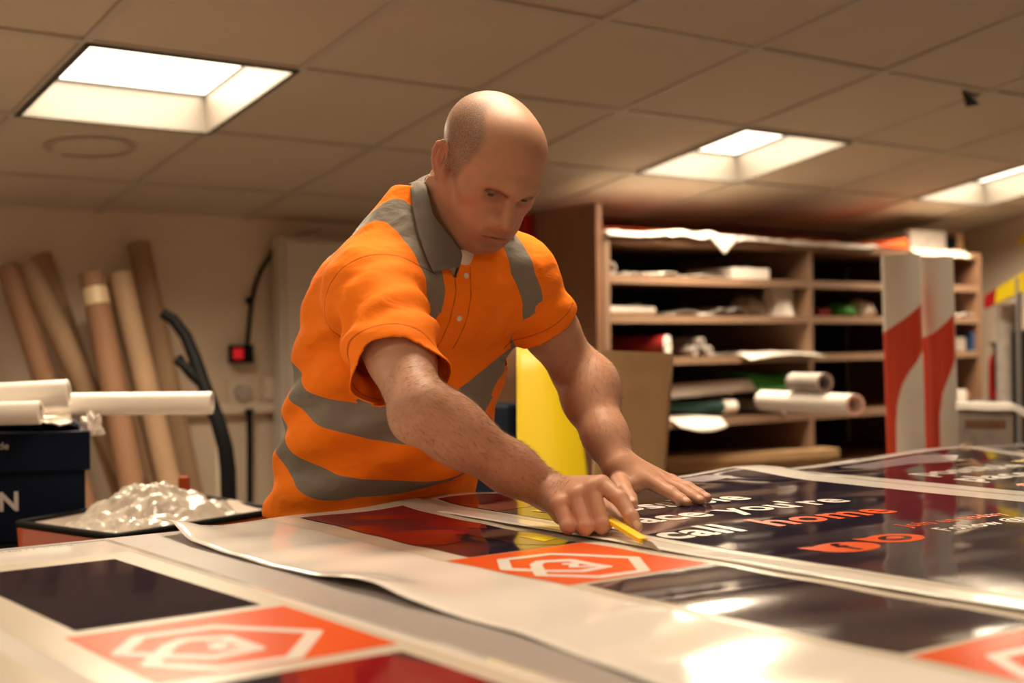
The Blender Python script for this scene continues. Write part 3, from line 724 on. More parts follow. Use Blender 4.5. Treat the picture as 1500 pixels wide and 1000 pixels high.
tag(mb.build('wall_cable', 'black_plastic', None, angle=60, origin=wp(367, 900, .03)), 'black cable hanging straight down below the trunking', 'cable')

# white cupboard behind the man
t = thing('white_cupboard', (ony(470, 700, 4.6)[0] + .2, 4.7, 0), 'tall white cupboard against the back wall behind the man', 'cupboard')
xa = ony(412, 500, 4.74)[0]; zt = ony(440, 346, 4.74)[2]
mb = MB(); mb.box((xa, 4.74, 0), (xa + .62, 4.82, zt)); mb.build('cupboard_body', 'cupboard_white', t, bevel=.012)
mb = MB(); mb.box((xa + .015, 4.721, z + .03), (xa + .605, 4.738, zt - .02)); mb.build('upper_door', 'cupboard_white', t, bevel=.006)
mb = MB(); mb.box((xa + .015, 4.721, .05), (xa + .605, 4.738, z - .01)); dd = mb.build('lower_door', 'cupboard_white', t, bevel=.006)
mb = MB(); mb.box((xa + .10, 4.716, .12), (xa + .52, 4.7205, z - .09)); q = mb.build('recessed_panel', 'paper_grey', dd, bevel=.002); q['label'] = 'darker inset panel'
mb = MB(); zc = zt
mb.tube([ony(404, 367, 4.80), ony(420, 352, 4.79), ony(440, 343, 4.78), ony(470, 340, 4.78) + V(0, 0, .01)], .006, 8)
tag(mb.build('grey_cable', 'paper_grey', None, angle=60, origin=ony(420, 352, 4.7)), 'thin grey cable arching onto the top of the white cupboard', 'cable')

# navy archive box, papers, white rolls
DB = 3.0
q = W(62, 790, DB); zb = q[2]
fw = ray(122, 700) * V(1, 1, 0); fw /= np.linalg.norm(fw); rt = V(fw[1], -fw[0], 0)   # box faces the camera squarely
def bp(px, py, d=0.): p = W(px, py, DB + d); return p
R0 = W(125, 700, DB)[:2]
bw, bd = .38, .30
cxy = V(R0[0], R0[1], 0) - rt * bw / 2 + fw * bd / 2
zl0, zl1 = W(60, 691, DB)[2], W(60, 634, DB)[2]
t = thing('archive_box', (cxy[0], cxy[1], zb), 'navy blue cardboard archive box with lid and white lettering', 'box')
mb = MB(); mb.obox(cxy + V(0, 0, (zb + zl0) / 2 + .004), rt, fw, (0, 0, 1), bw / 2, bd / 2, (zl0 - zb) / 2 + .003); bb = mb.build('box_body', 'navy_card', t, bevel=.002)
mb = MB(); mb.obox(cxy + V(0, 0, (zl0 + zl1) / 2 + .004), rt, fw, (0, 0, 1), bw / 2 + .011, bd / 2 + .011, (zl1 - zl0) / 2); ll = mb.build('lid', 'navy_card', t, bevel=.003)
def flat_text(txt, pos, ax, ay, size, m, parent, name='lettering', bold=.01):
    cu = bpy.data.curves.new('lettering', 'FONT'); cu.body = txt; cu.size = 1; cu.offset = bold; cu.extrude = .01
    ob = bpy.data.objects.new('lettering', cu); COL.objects.link(ob); bpy.context.view_layer.update()
    me = bpy.data.meshes.new_from_object(ob.evaluated_get(bpy.context.evaluated_depsgraph_get()))
    nrm = np.cross(ax, ay); mb = MB()
    mb.add([pos + ax * v.co.x * size + ay * v.co.y * size + nrm * (v.co.z * .05 + .0006) for v in me.vertices], [tuple(p.vertices) for p in me.polygons])
    bpy.data.objects.remove(ob); bpy.data.meshes.remove(me)
    return mb.build(name, m, parent, angle=0)
uz = V(0, 0, 1.)
def onbox(px, py, off):
    q = ray(px, py); o = V(R0[0], R0[1], 0) - fw * off; return CC + q * (((o - CC) @ fw) / (q @ fw))
flat_text('N', onbox(-3, 748, .0015), rt, uz, .058, 'letter_grey', bb, bold=.03)
flat_text('recycle', onbox(-32, 659, .0125), rt, uz, .022, 'letter_grey', ll)
# stand below the box
t = thing('low_stand', (cxy[0], cxy[1], 0), 'dark low stand carrying the navy archive box', 'stand')
mb = MB(); mb.obox(cxy + V(0, 0, zb - .014) - rt * .10, rt, fw, uz, bw / 2 + .02, bd / 2 + .03, .012); mb.build('stand_top', 'black_matte', t, bevel=.003)
for sx in (-1, 1):
    for sy_ in (-1, 1):
        mb = MB(); mb.obox(cxy + V(0, 0, (zb - .028) / 2) - rt * .10 + rt * sx * .17 + fw * sy_ * .13, rt, fw, uz, .015, .015, (zb - .028) / 2); mb.build('leg', 'steel', t)
zt_ = zl1 + .0045
def bxy(px, d, z): # point over the box at pixel column px, depth d beyond the front face
    p = W(px, 600, DB + d); p[2] = z; return p
for k, (m, lab, amp) in enumerate((('navy_card', 'crumpled dark blue wrapping sheet lying on the archive box', .008), ('paper_white', 'white paper sheet rumpled on top of the blue wrapping', .008))):
    def fn(u, v, k=k):
        px = -140 + (255 - 10 * k) * u; d = .02 - .02 * k * (1 - v) + .22 * v
        p = bxy(px, d, zt_ + .006 + .013 * k + .012 * mnoise.noise(Vector((u * 6, v * 4, 3. + k))) + .010 * abs(mnoise.noise(Vector((u * 13, v * 7, 1. + k)))))
        return p
    mb = MB(); mb.grid(fn, 40, 14); tag(mb.build(('wrapping_sheet', 'paper_sheet')[k], m, None, angle=40, fixn=False, solid=.003, origin=bxy(40, .1, zt_)), lab, 'paper sheet')
mb = MB(); c_ = bxy(134, .05, zt_ - .015)
crumple(mb, c_, .022, .022, .026, 6., amp=.8); tag(mb.build('tissue_wad', 'paper_white', None, angle=40, origin=c_), 'wad of crumpled white tissue at the corner of the archive box', 'tissue')
zr = zt_ + .030 + .024
a_, e_ = bxy(80, .10, zr + .006), bxy(306, .10, zr + .006); a_ = a_ - (e_ - a_) * .9
a_ = W(-120, 594, 3.10); e_ = W(311, 590, 3.10)
mb = MB(); mb.pipe(a_, e_, .0265, .018); tag(mb.build('paper_roll', 'paper_white', None, origin=(a_ + e_) / 2 - V(0, 0, .0265)), 'long slim white roll sticking out past the archive box', 'paper roll', 'white rolls on the archive box')
a_ = W(-160, 590, 2.96); e_ = W(101, 576, 3.02)
mb = MB(); mb.pipe(a_, e_, .0320, .022); tag(mb.build('paper_roll', 'paper_white', None, origin=(a_ + e_) / 2 - V(0, 0, .0285)), 'white roll lying on the box in front of the long slim roll', 'paper roll', 'white rolls on the archive box')
a_ = W(-170, 610, 2.885); e_ = W(60, 604, 2.915)
mb = MB(); mb.pipe(a_, e_, .026, .018); tag(mb.build('paper_roll', 'paper_white', None, origin=(a_ + e_) / 2 - V(0, 0, .026)), 'lowest white roll on the box, under the other two', 'paper roll', 'white rolls on the archive box')

rt = V(CR[0], CR[1], 0); rt /= np.linalg.norm(rt); fw = V(-rt[1], rt[0], 0)
# orange bin with liner and clear wrap
zr = .80
L_, M_, R_2, K_ = onz(24, 766, zr), onz(168, 786, zr), onz(410, 747, zr), onz(272, 723, zr)
quad = [L_, M_, R_2, K_]
ctr = sum(quad) / 4
def rim(t, s=1., z=zr):
    """rounded quadrilateral: t in 0..1 around"""
    q = t * 4; i = int(q) % 4; f_ = q - int(q)
    a, e = quad[i], quad[(i + 1) % 4]
    p = a + (e - a) * f_
    r = .12
    if f_ < r:
        pr = quad[i - 1]; w = .5 - f_ / (2 * r); p = a + (e - a) * f_ * (1 - .0) ; p = p * (1 - w * w * .0) + 0 * pr
    p = ctr + (p - ctr) * s; return V(p[0], p[1], z)
t = thing('waste_bin', (ctr[0], ctr[1], 0), 'orange four-sided waste bin with black rim full of clear plastic', 'bin')
mb = MB(); N = 64
for lvl, (s, z) in enumerate(((.80, .0), (.88, .35), (.985, zr - .01))):
    for k in range(N): mb.v.append(tuple(rim(k / N, s, z)))
for l in range(2):
    for k in range(N): mb.f.append((l * N + k, l * N + (k + 1) % N, (l + 1) * N + (k + 1) % N, (l + 1) * N + k)); mb.m.append(0)
mb.f.append(tuple(range(N))); mb.m.append(0)
mb.build('bin_body', 'orange_plastic', t, solid=.006, angle=50)
mb = MB(); mb.tube([rim(k / N, .99, zr) for k in range(N)] + [rim(0, .99, zr), ], .0065, 10, caps=False); mb.build('rim', 'black_plastic', t, angle=60)
def lin(u, v):
    s = .975 - .14 * v; z = zr + .004 - .05 * v + .006 * nz(u * 14, v * 3, 2.)
    p = rim(u % 1., s, z); return p
mb = MB(); mb.grid(lin, 96, 8)
q = mb.build('bin_liner', 'liner', t, angle=60, fixn=False); q['label'] = 'pale plastic liner inside the rim'
mb = MB()
def mound(u, v):
    a = 2 * PI * u; s = v
    p = rim(u % 1., .92 * s, zr - .045)
    x = (p - onz(225, 740, zr))
    d = np.linalg.norm((p - onz(222, 752, zr))[:2])
    hgt = .085 * math.exp(-(d / .15) ** 2) + .012 + .02 * sm(p[0], onz(225, 740, zr)[0], R_2[0])
    n = abs(nz(p[0] * 16, p[1] * 16, 1.)) * .032 + abs(nz(p[0] * 42, p[1] * 42, 4.)) * .014
    return p + V(0, 0, (hgt + n) * (1 - s ** 6))
mb.grid(mound, 120, 36)
m_ = mat('clear_wrap', (.50, .45, .39), .16, trans=.15, bump=.3, bscale=38)
tag(mb.build('plastic_wrap', 'clear_wrap', None, angle=30, origin=V(ctr[0], ctr[1], zr - .05)), 'heap of crumpled clear plastic wrap filling the orange bin', 'plastic wrap')
mb = MB(); kp = rim(.752, .99, zr); mb.obox(kp + uz * .022, rt, fw, uz, .014, .006, .022); mb.build('corner_tab', 'orange_plastic', t, bevel=.004)
# black bag beside the bin
c_ = W(-6, 830, 2.48); c_[2] = .55
mb = MB(); crumple(mb, V(c_[0], c_[1], .50), .10, .10, .13, 9.); mb2 = mb
tag(mb.build('black_bag', 'black_plastic', None, angle=40, origin=V(c_[0], c_[1], .5)), 'black plastic bag below the archive box at the left edge', 'bag')
mb = MB(); mb.obox(V(c_[0], c_[1], .2495), rt, fw, uz, .11, .11, .249)
tag(mb.build('grey_crate', 'paper_grey', None, bevel=.005, origin=V(c_[0], c_[1], 0)), 'grey crate standing under the black plastic bag', 'crate')

# ------------------------------------------------------------------ sheets standing between the man and the shelving
def board(name, pts, D, m, label, cat, th=.006, bend=0., bot=None):
    """a standing sheet through four image corners (tl, tr, br, bl) at their distances, continued to the floor"""
    tl, tr = W(*pts[0]), W(*pts[1]); br, bl = W(*pts[2]), W(*pts[3])
    def ext(a, e):
        k = (a[2] - .002) / (a[2] - e[2]); return a + (e - a) * k
    br, bl = ext(tr, br), ext(tl, bl)
    nrm = np.cross(tr - tl, uz); nrm /= np.linalg.norm(nrm)
    mb = MB()
    mb.grid(lambda u, v: (tl * (1 - u) + tr * u) * (1 - v) + (bl * (1 - u) + br * u) * v + nrm * bend * math.sin(PI * u), 16, 10)
    return tag(mb.build(name, m, None, angle=60, fixn=False, solid=th, origin=(bl + br) / 2), label, cat)
board('yellow_sheet', [(757, 470, 3.05), (832, 470, 3.10), (862, 705, 2.98), (757, 705, 2.93)], 3, 'yellow_board', 'bright yellow plastic sheet standing behind the man', 'sheet', .004, .02)
board('cardboard_sheet', [(874, 513, 3.50), (986, 518, 3.62), (974, 705, 3.44), (868, 705, 3.32)], 3, 'cardboard', 'tall brown cardboard sheet leaning near the shelving', 'cardboard sheet', .007)
board('dark_sheet', [(700, 505, 3.85), (757, 505, 3.9), (757, 720, 3.78), (700, 720, 3.73)], 3, 'tube_brown', 'dark brown sheet standing behind the yellow one', 'sheet', .006)
mb = MB(); c_ = W(727, 640, 3.28); mb.box((c_[0] - .035, c_[1] - .1, 0), (c_[0] + .035, c_[1] + .1, 1.02))
tag(mb.build('blue_crate', 'navy_card', None, bevel=.01, origin=(c_[0], c_[1], 0)), 'dark blue crate half hidden behind the man', 'crate')

# two striped vinyl rolls standing on the floor
def striped(cx_top, cy_top, cx_bot, D, rad, up_, lo_, label):
    top = W(cx_top, cy_top, D); D2 = D
    bot = W(cx_bot, cy_top + 300, D); k = top[2] / (top[2] - bot[2]); bot = top + (bot - top) * k
    ax = (top - bot); L = np.linalg.norm(ax); ax /= L
    sd = V(CR[0], CR[1], 0); sd -= ax * (sd @ ax); sd /= np.linalg.norm(sd); fr = np.cross(ax, sd)   # fr points to the camera or away
    if fr @ CF > 0: fr = -fr
    n, nv = 64, 260
    mb = MB(); val = []
    for j in range(nv + 1):
        for i in range(n):
            a = 2 * PI * i / n; p = bot + ax * L * j / nv + rad * (sd * math.cos(a) + fr * math.sin(a)); mb.v.append(tuple(p))
            h_ = L * (1 - j / nv)       # distance below the top
            s = math.cos(a) if math.sin(a) >= 0 else (2 - math.cos(a) if math.cos(a) > 0 else -2 - math.cos(a))
            u_, l_ = up_(s), lo_(s)
            val.append(min(h_ - u_, l_ - h_))
    for j in range(nv):
        for i in range(n): mb.f.append((j * n + i, j * n + (i + 1) % n, (j + 1) * n + (i + 1) % n, (j + 1) * n + i)); mb.m.append(0)
    mb.f.append(tuple(range(n - 1, -1, -1))); mb.m.append(0)
    # inner lip at the top
    o0 = len(mb.v)
    for i in range(n):
        a = 2 * PI * i / n; mb.v.append(tuple(top - ax * .002 + rad * .93 * (sd * math.cos(a) + fr * math.sin(a)))); val.append(-1)
    for i in range(n): mb.f.append((nv * n + i, nv * n + (i + 1) % n, o0 + (i + 1) % n, o0 + i)); mb.m.append(0)
    o1 = len(mb.v)
    for i in range(n):
        a = 2 * PI * i / n; mb.v.append(tuple(top - ax * .2 + rad * .93 * (sd * math.cos(a) + fr * math.sin(a)))); val.append(-1)
    for i in range(n): mb.f.append((o0 + i, o0 + (i + 1) % n, o1 + (i + 1) % n, o1 + i)); mb.m.append(0)
    mb.f.append(tuple(o1 + i for i in range(n))); mb.m.append(0)
    o = mb.build('striped_roll', 'striped_vinyl', None, origin=bot)
    at = o.data.attributes.new('stripe', 'FLOAT', 'POINT'); at.data.foreach_set('value', val)
    tag(o, label, 'vinyl roll', 'striped rolls standing upright')
DS = 4.2; kk = DS / FPX
def lin_(pts):
    xs, ys = zip(*pts); return lambda s: float(np.interp(s, xs, [y * kk for y in ys]))
striped(1319, 373, 1328, DS, 27.5 * kk, lin_([(-2, 180), (-1, 112), (-.8, 106), (1, 70), (1.3, 40), (3, 0)]), lin_([(-1.1, 900), (-.86, 900), (-.72, 255), (-.62, 215), (-.4, 190), (0, 170), (.5, 155), (1, 135), (2, 90), (3, 60)]), 'white vinyl roll with red band standing upright, its red running down the left side')
striped(1369, 376, 1378, DS + .12, 26.5 * kk, lin_([(-2, 150), (-1, 122), (-.55, 116), (1, 82), (2, 30), (3, 0)]), lin_([(-1.1, 900), (-.42, 900), (-.30, 240), (-.1, 205), (.3, 180), (1, 145), (2, 100), (3, 70)]), 'white vinyl roll with dark red band standing on the far side of its twin')

# ------------------------------------------------------------------ far right corner
# yellow and red diagonal board
def dpt(px, py): return W(px, py, 5.3 if px > 1470 else 5.3)
q = [W(1442, 452, 5.4), W(1442, 433, 5.4), W(1466, 419, 5.35), W(1463, 440, 5.35)]
P1, P2 = W(1442, 433, 5.6), W(1560, 361, 5.0); Q1, Q2 = W(1441, 452, 5.6), W(1560, 398, 5.0)
t = thing('hazard_board', (P1 + Q2) / 2, 'slanting yellow board with dark red end at the far right', 'board')
def slab(mb, a, e, c, d, th=.012):
    n = np.cross(e - a, d - a); n /= np.linalg.norm(n); mb.prism([a, e, c, d], n * th)
f1 = .165
mb = MB(); slab(mb, P1, P1 + (P2 - P1) * f1, Q1 + (Q2 - Q1) * (f1 - .02), Q1); q = mb.build('red_end', 'red_paint', t); q['label'] = 'dark red end'
mb = MB(); slab(mb, P1 + (P2 - P1) * (f1 + .002), P2, Q2, Q1 + (Q2 - Q1) * (f1 - .018)); q = mb.build('yellow_face', 'yellow_board', t); q['label'] = 'yellow length'
mb = MB(); e0 = (P1 + P2) / 2
mb.tube([V(e0[0] + .02, e0[1] + .03, 0), V(e0[0] + .02, e0[1] + .03, e0[2] - .02)], .012, 10); mb.tube([V(P2[0] + .02, P2[1] + .03, 0), V(P2[0] + .02, P2[1] + .03, P2[2] - .02)], .012, 10); mb.build('prop', 'steel', t)
# fire extinguisher
c_ = W(1459, 585, 6.0)
t = thing('fire_extinguisher', (c_[0], c_[1], c_[2]), 'dark red fire extinguisher by the right wall beyond the shelving', 'fire extinguisher')
pr = [(.0, 0), (.07, 0), (.075, .01), (.075, .30), (.066, .35), (.035, .39), (.025, .41), (.025, .43), (0, .43)]
pr = [(r * .42, z_ * .53) for r, z_ in pr]
def lathe(pr, c, n=24):
    mb = MB()
    for r, z_ in pr:
        for k in range(n): mb.v.append((c[0] + max(r, .0003) * math.cos(2 * PI * k / n), c[1] + max(r, .0003) * math.sin(2 * PI * k / n), c[2] + z_))
    for j in range(len(pr) - 1):
        for k in range(n): mb.f.append((j * n + k, j * n + (k + 1) % n, (j + 1) * n + (k + 1) % n, (j + 1) * n + k)); mb.m.append(0)
    return mb
lathe(pr, c_).build('cylinder', 'red_paint', t)
mb = MB(); mb.tube([c_ + V(0, 0, .23), c_ + V(0, 0, .25)], .014, 12); mb.tube([c_ + V(-.03, .01, .252), c_ + V(.03, -.02, .262)], .006, 8); mb.build('valve', 'black_plastic', t)
mb = MB(); mb.tube([c_ + V(.01, 0, .24), c_ + V(-.035, -.015, .22), c_ + V(-.042, -.02, .12), c_ + V(-.04, -.02, .04)], .006, 8); mb.build('hose', 'black_plastic', t)
mb = MB(); mb.obox(V(c_[0], c_[1], c_[2] / 2 - .001), rt, fw, uz, .10, .08, c_[2] / 2 - .001)
tag(mb.build('dark_cabinet', 'shelf_back', None, bevel=.004, origin=V(c_[0], c_[1], 0)), 'low dark cabinet under the fire extinguisher', 'cabinet')
# grey drum / pipe and dark coat
c_ = W(1476, 540, 5.65)
mb = MB(); mb.tube([V(c_[0], c_[1], 0), V(c_[0], c_[1], 1.31)], .045, 24); tag(mb.build('grey_pipe', 'paper_grey', None, origin=V(c_[0], c_[1], 0)), 'upright grey pipe under the slanting yellow board', 'pipe')
c_ = W(1512, 510, 5.6)
mb = MB(); mb.obox(V(c_[0], c_[1], .72), rt, fw, uz, .085, .05, .60); o = mb.build('black_cabinet', 'black_matte', None, bevel=.02, origin=V(c_[0], c_[1], .12))
mb.v = []; tag(o, 'black locker at the right edge under the slanting yellow board', 'locker'); o.location.z = .0
o.location.z = .12 - .12
# yellow sign on the right wall
c_ = onx(1497, 346, X1)
mb = MB(); mb.prism([c_ + V(-.012, .03, -.04), c_ + V(-.012, -.12, -.04), c_ + V(-.012, -.06, .06)], (.011, 0, 0)); tag(mb.build('warning_sign', 'yellow_board', None, origin=c_ + V(-.005, 0, -.04)), 'small yellow warning sign high on the right wall', 'sign')
# grey carton with white sheet on a low bench
D0 = 3.88
t = thing('grey_carton', W(1440, 655, D0), 'grey carton with a white sheet over it, beyond the right end of the table', 'carton')
fw = ray(1404, 600) * V(1, 1, 0); fw /= np.linalg.norm(fw); rt = V(fw[1], -fw[0], 0)
a = W(1402, 600, D0); e = a + rt * .155; zb_ = W(1440, 658, D0)[2]; zt_2 = W(1440, 600, D0)[2]
cc = (a + e) / 2; hw = np.linalg.norm((e - a)[:2]) / 2
mb = MB(); mb.obox(V(cc[0], cc[1], (zb_ + zt_2) / 2) + fw * .13, rt, fw, uz, hw, .13, (zt_2 - zb_) / 2); mb.build('carton_body', 'paper_grey', t, bevel=.004)
mb = MB(); mb.obox(V(cc[0], cc[1], zb_ + .075) - fw * .0012, rt, fw, uz, hw * .72, .001, .012); mb.build('print_line', 'tube_brown', t, angle=0)
def shc(u, v):
    x = -hw * 1.05 + (hw * 2.05 + .20) * u; d = -.02 + .30 * v
    z_ = zt_2 + .011 + .006 * nz(u * 5, v * 5, 3.)
    if x > hw + .006: z_ -= .62 * (x - hw) * (1 - .25 * v)
    if d < 0: z_ -= .01
    return V(cc[0], cc[1], 0) + rt * x + fw * d + uz * z_
mb = MB(); mb.grid(shc, 34, 16); tag(mb.build('white_sheet', 'paper_white', None, angle=60, fixn=False, solid=.003, origin=V(cc[0], cc[1], zt_2)), 'white sheet draped over the grey carton', 'sheet')
t = thing('low_bench', (cc[0], cc[1], 0), 'low brown bench beyond the table carrying the grey carton', 'bench')
mb = MB(); mb.obox(V(cc[0], cc[1], zb_ - .017) + fw * .11 + rt * .19, rt, fw, uz, .27, .18, .015); mb.build('bench_top', 'shelf_wood', t, bevel=.003)
for sx in (-.05, .43):
    for sy_ in (-.04, .26):
        mb = MB(); mb.obox(V(cc[0], cc[1], (zb_ - .034) / 2) + rt * sx + fw * sy_, rt, fw, uz, .02, .02, (zb_ - .034) / 2); mb.build('leg', 'shelf_wood', t)
c_ = cc - rt * .05 - fw * .040
mb = MB(); crumple(mb, V(c_[0], c_[1], zb_ + .001), .026, .016, .012, 2.); tag(mb.build('paper_wad', 'pine', None, origin=V(c_[0], c_[1], zb_), angle=45), 'tan paper wad on the bench in front of the grey carton', 'paper wad')

# ------------------------------------------------------------------ the man: implicit surfaces turned into meshes
class Field:
    def __init__(s, lo, hi, h):
        s.lo = np.array(lo, float); s.h = h; s.n = np.ceil((np.array(hi) - s.lo) / h).astype(int) + 1
        s.F = np.full(s.n, .05, np.float32)
        s.ax = [(s.lo[i] + h * np.arange(s.n[i])).astype(np.float32) for i in range(3)]
    def sl(s, lo, hi):
        a = np.clip(np.floor((np.array(lo) - s.lo) / s.h).astype(int), 0, s.n); b = np.clip(np.ceil((np.array(hi) - s.lo) / s.h).astype(int) + 1, 0, s.n)
        return tuple(slice(int(i), int(j)) for i, j in zip(a, b))
    def pts(s, q): return s.ax[0][q[0]][:, None, None], s.ax[1][q[1]][None, :, None], s.ax[2][q[2]][None, None, :]
    def op(s, fn, lo, hi, k=.01, mode='u'):
        m = k + .012
        q = s.sl(np.array(lo) - m, np.array(hi) + m)
        if any(i.stop - i.start < 1 for i in q): return
        d = fn(*s.pts(q)).astype(np.float32); A = s.F[q]
        if mode == 'u': s.F[q] = smin(A, d, k)
        else: s.F[q] = -smin(-A, d, k)      # carve d out of A
def smin(a, b, k):
    if k <= 0: return np.minimum(a, b)
    h = np.maximum(k - np.abs(a - b), 0) / k
    return np.minimum(a, b) - h * h * k * .25
def rcone(a, b, ra, rb):
    a = np.array(a, float); b = np.array(b, float); ba = b - a; L2 = ba @ ba
    def fn(X, Y, Z):
        px, py, pz = X - a[0], Y - a[1], Z - a[2]
        t = np.clip((px * ba[0] + py * ba[1] + pz * ba[2]) / L2, 0, 1)
        return np.sqrt((px - t * ba[0]) ** 2 + (py - t * ba[1]) ** 2 + (pz - t * ba[2]) ** 2) - (ra + (rb - ra) * t)
    r = max(ra, rb); return fn, np.minimum(a, b) - r, np.maximum(a, b) + r
def ellip(c, rad, R=None):
    c = np.array(c, float); rad = np.array(rad, float); R = np.eye(3) if R is None else R   # columns of R: local axes
    def fn(X, Y, Z):
        px, py, pz = X - c[0], Y - c[1], Z - c[2]
        q = [px * R[0, i] + py * R[1, i] + pz * R[2, i] for i in range(3)]
        k0 = np.sqrt(sum((q[i] / rad[i]) ** 2 for i in range(3))); k1 = np.sqrt(sum((q[i] / rad[i] ** 2) ** 2 for i in range(3))) + 1e-9
        return k0 * (k0 - 1) / k1
    r = rad.max(); return fn, c - r, c + r
def nets(f):
    """naive surface nets"""
    F = f.F; S = F < 0; n = S.shape
    c = S[:-1, :-1, :-1]; anyc = c.copy(); allc = c.copy()
    for d in range(1, 8):
        q = S[(d & 1):n[0] - 1 + (d & 1), (d >> 1 & 1):n[1] - 1 + (d >> 1 & 1), (d >> 2):n[2] - 1 + (d >> 2)]
        anyc |= q; allc &= q
    act = anyc & ~allc; ijk = np.argwhere(act)
    idx = np.full(act.shape, -1, np.int32); idx[act] = np.arange(len(ijk))
    acc = np.zeros((len(ijk), 3)); cnt = np.zeros(len(ijk))
    offs = [(0, 0, 0), (1, 0, 0), (0, 1, 0), (1, 1, 0), (0, 0, 1), (1, 0, 1), (0, 1, 1), (1, 1, 1)]
    val = [F[ijk[:, 0] + o[0], ijk[:, 1] + o[1], ijk[:, 2] + o[2]] for o in offs]
    for a, b in ((0, 1), (2, 3), (4, 5), (6, 7), (0, 2), (1, 3), (4, 6), (5, 7), (0, 4), (1, 5), (2, 6), (3, 7)):
        m = (val[a] < 0) != (val[b] < 0); t = np.where(m, val[a] / (val[a] - val[b] + 1e-20), 0)
        p = np.array(offs[a]) + t[:, None] * (np.array(offs[b]) - np.array(offs[a]))
        acc += p * m[:, None]; cnt += m
    P = f.lo + f.h * (ijk + acc / cnt[:, None])
    quads = []
    for axis in range(3):
        u, v = [(1, 2), (2, 0), (0, 1)][axis]
        s0 = [slice(None)] * 3; s1 = [slice(None)] * 3; s0[axis] = slice(0, -1); s1[axis] = slice(1, None)
        A, B_ = S[tuple(s0)], S[tuple(s1)]; ch = np.argwhere(A != B_)
        ch = ch[(ch[:, u] > 0) & (ch[:, v] > 0) & (ch[:, u] < n[u] - 1) & (ch[:, v] < n[v] - 1)]
        def cell(du, dv):
            q = ch.copy(); q[:, u] -= du; q[:, v] -= dv; return idx[q[:, 0], q[:, 1], q[:, 2]]
        Q = np.stack([cell(1, 1), cell(0, 1), cell(0, 0), cell(1, 0)], 1)
        ins = A[ch[:, 0], ch[:, 1], ch[:, 2]]; Q[~ins] = Q[~ins][:, ::-1]
        quads.append(Q)
    Q = np.concatenate(quads); Q = Q[(Q >= 0).all(1)]
    return P, Q
def relax(P, Q, it=2, lam=.5):
    e = np.concatenate([Q[:, [0, 1]], Q[:, [1, 2]], Q[:, [2, 3]], Q[:, [3, 0]]])
    for _ in range(it):
        s = np.zeros_like(P); c = np.zeros(len(P))
        for i in (0, 1):
            for d in range(3): s[:, d] += np.bincount(e[:, i], P[e[:, 1 - i], d], len(P))
            c += np.bincount(e[:, i], minlength=len(P))
        P = P + lam * (s / np.maximum(c, 1)[:, None] - P)
    return P
def vnormals(P, Q):
    fn = np.cross(P[Q[:, 2]] - P[Q[:, 0]], P[Q[:, 3]] - P[Q[:, 1]]); N = np.zeros_like(P)
    for i in range(4):
        for d in range(3): N[:, d] += np.bincount(Q[:, i], fn[:, d], len(P))
    return N / (np.linalg.norm(N, axis=1)[:, None] + 1e-12)
def keep(P, Q, mask_faces):
    Q = Q[mask_faces]; used = np.unique(Q); mp = np.full(len(P), -1); mp[used] = np.arange(len(used)); return P[used], mp[Q], used
def mesh(name, P, Q, mats, parent=None, attrs=None, origin=None, colors=None, mi=None):
    base = np.zeros(3) if parent is None else np.array(parent.matrix_world.translation if False else parent.location)
    org = np.array(origin if origin is not None else base, float)
    me = bpy.data.meshes.new(name); me.vertices.add(len(P)); me.vertices.foreach_set('co', (P - org).astype(np.float32).ravel())
    me.loops.add(Q.size); me.loops.foreach_set('vertex_index', Q.astype(np.int32).ravel())
    me.polygons.add(len(Q)); me.polygons.foreach_set('loop_start', np.arange(0, Q.size, 4, dtype=np.int32)); me.polygons.foreach_set('loop_total', np.full(len(Q), 4, np.int32))
    me.update(); me.validate()
    me.polygons.foreach_set('use_smooth', np.ones(len(me.polygons), bool))
    for k in ([mats] if isinstance(mats, str) else mats): me.materials.append(MATS[k])
    for k, v in (attrs or {}).items():
        at = me.attributes.new(k, 'FLOAT', 'POINT'); at.data.foreach_set('value', np.asarray(v, np.float32))
    for k, v in (colors or {}).items():
        at = me.attributes.new(k, 'FLOAT_COLOR', 'POINT'); at.data.foreach_set('color', np.concatenate([v, np.ones((len(v), 1))], 1).astype(np.float32).ravel())
    o = bpy.data.objects.new(name, me); COL.objects.link(o)
    o.location = org - base
    if parent is not None: o.parent = parent
    return o
def lerp(a, b, t): return a + (b - a) * t
def unit(v): return v / np.linalg.norm(v)
def sstep(x, a, b):
    t = np.clip((x - a) / (b - a), 0, 1); return t * t * (3 - 2 * t)
def fbm(P, fr, seed=0.):
    return np.array([mnoise.fractal(Vector((p[0] * fr[0] + seed, p[1] * fr[1], p[2] * fr[2])), 1., 2., 3) for p in P])

# ---- pose
SH_R, EL_R, WR_R = W(546, 425, 2.03), W(616, 602, 1.80), W(802, 719, 1.875)
SH_L, EL_L, WR_L = W(754, 402, 2.21), W(847, 547, 2.30), W(905, 680, 2.175)
NECK = V(1.208, 1.775, 1.372); NKC = NECK + V(.016, -.006, 0)
HC = W(716.6, 243.3, 2.08); HS = .955
def hbasis(al, ph, ro):
    h = math.sin(al) * CR - math.cos(al) * CF; h[2] = 0; h = unit(h)
    l = np.cross([0, 0, 1.], h); f = math.cos(ph) * h - math.sin(ph) * V(0, 0, 1); u = np.cross(l, f)
    if u[2] < 0: u = -u
    return np.stack([l * math.cos(ro) - u * math.sin(ro), f, l * math.sin(ro) + u * math.cos(ro)], 1)
HB = hbasis(math.radians(30), math.radians(40), math.radians(7))
def hw(x, y, z): return HC + HB @ (V(x, y, z) * HS)

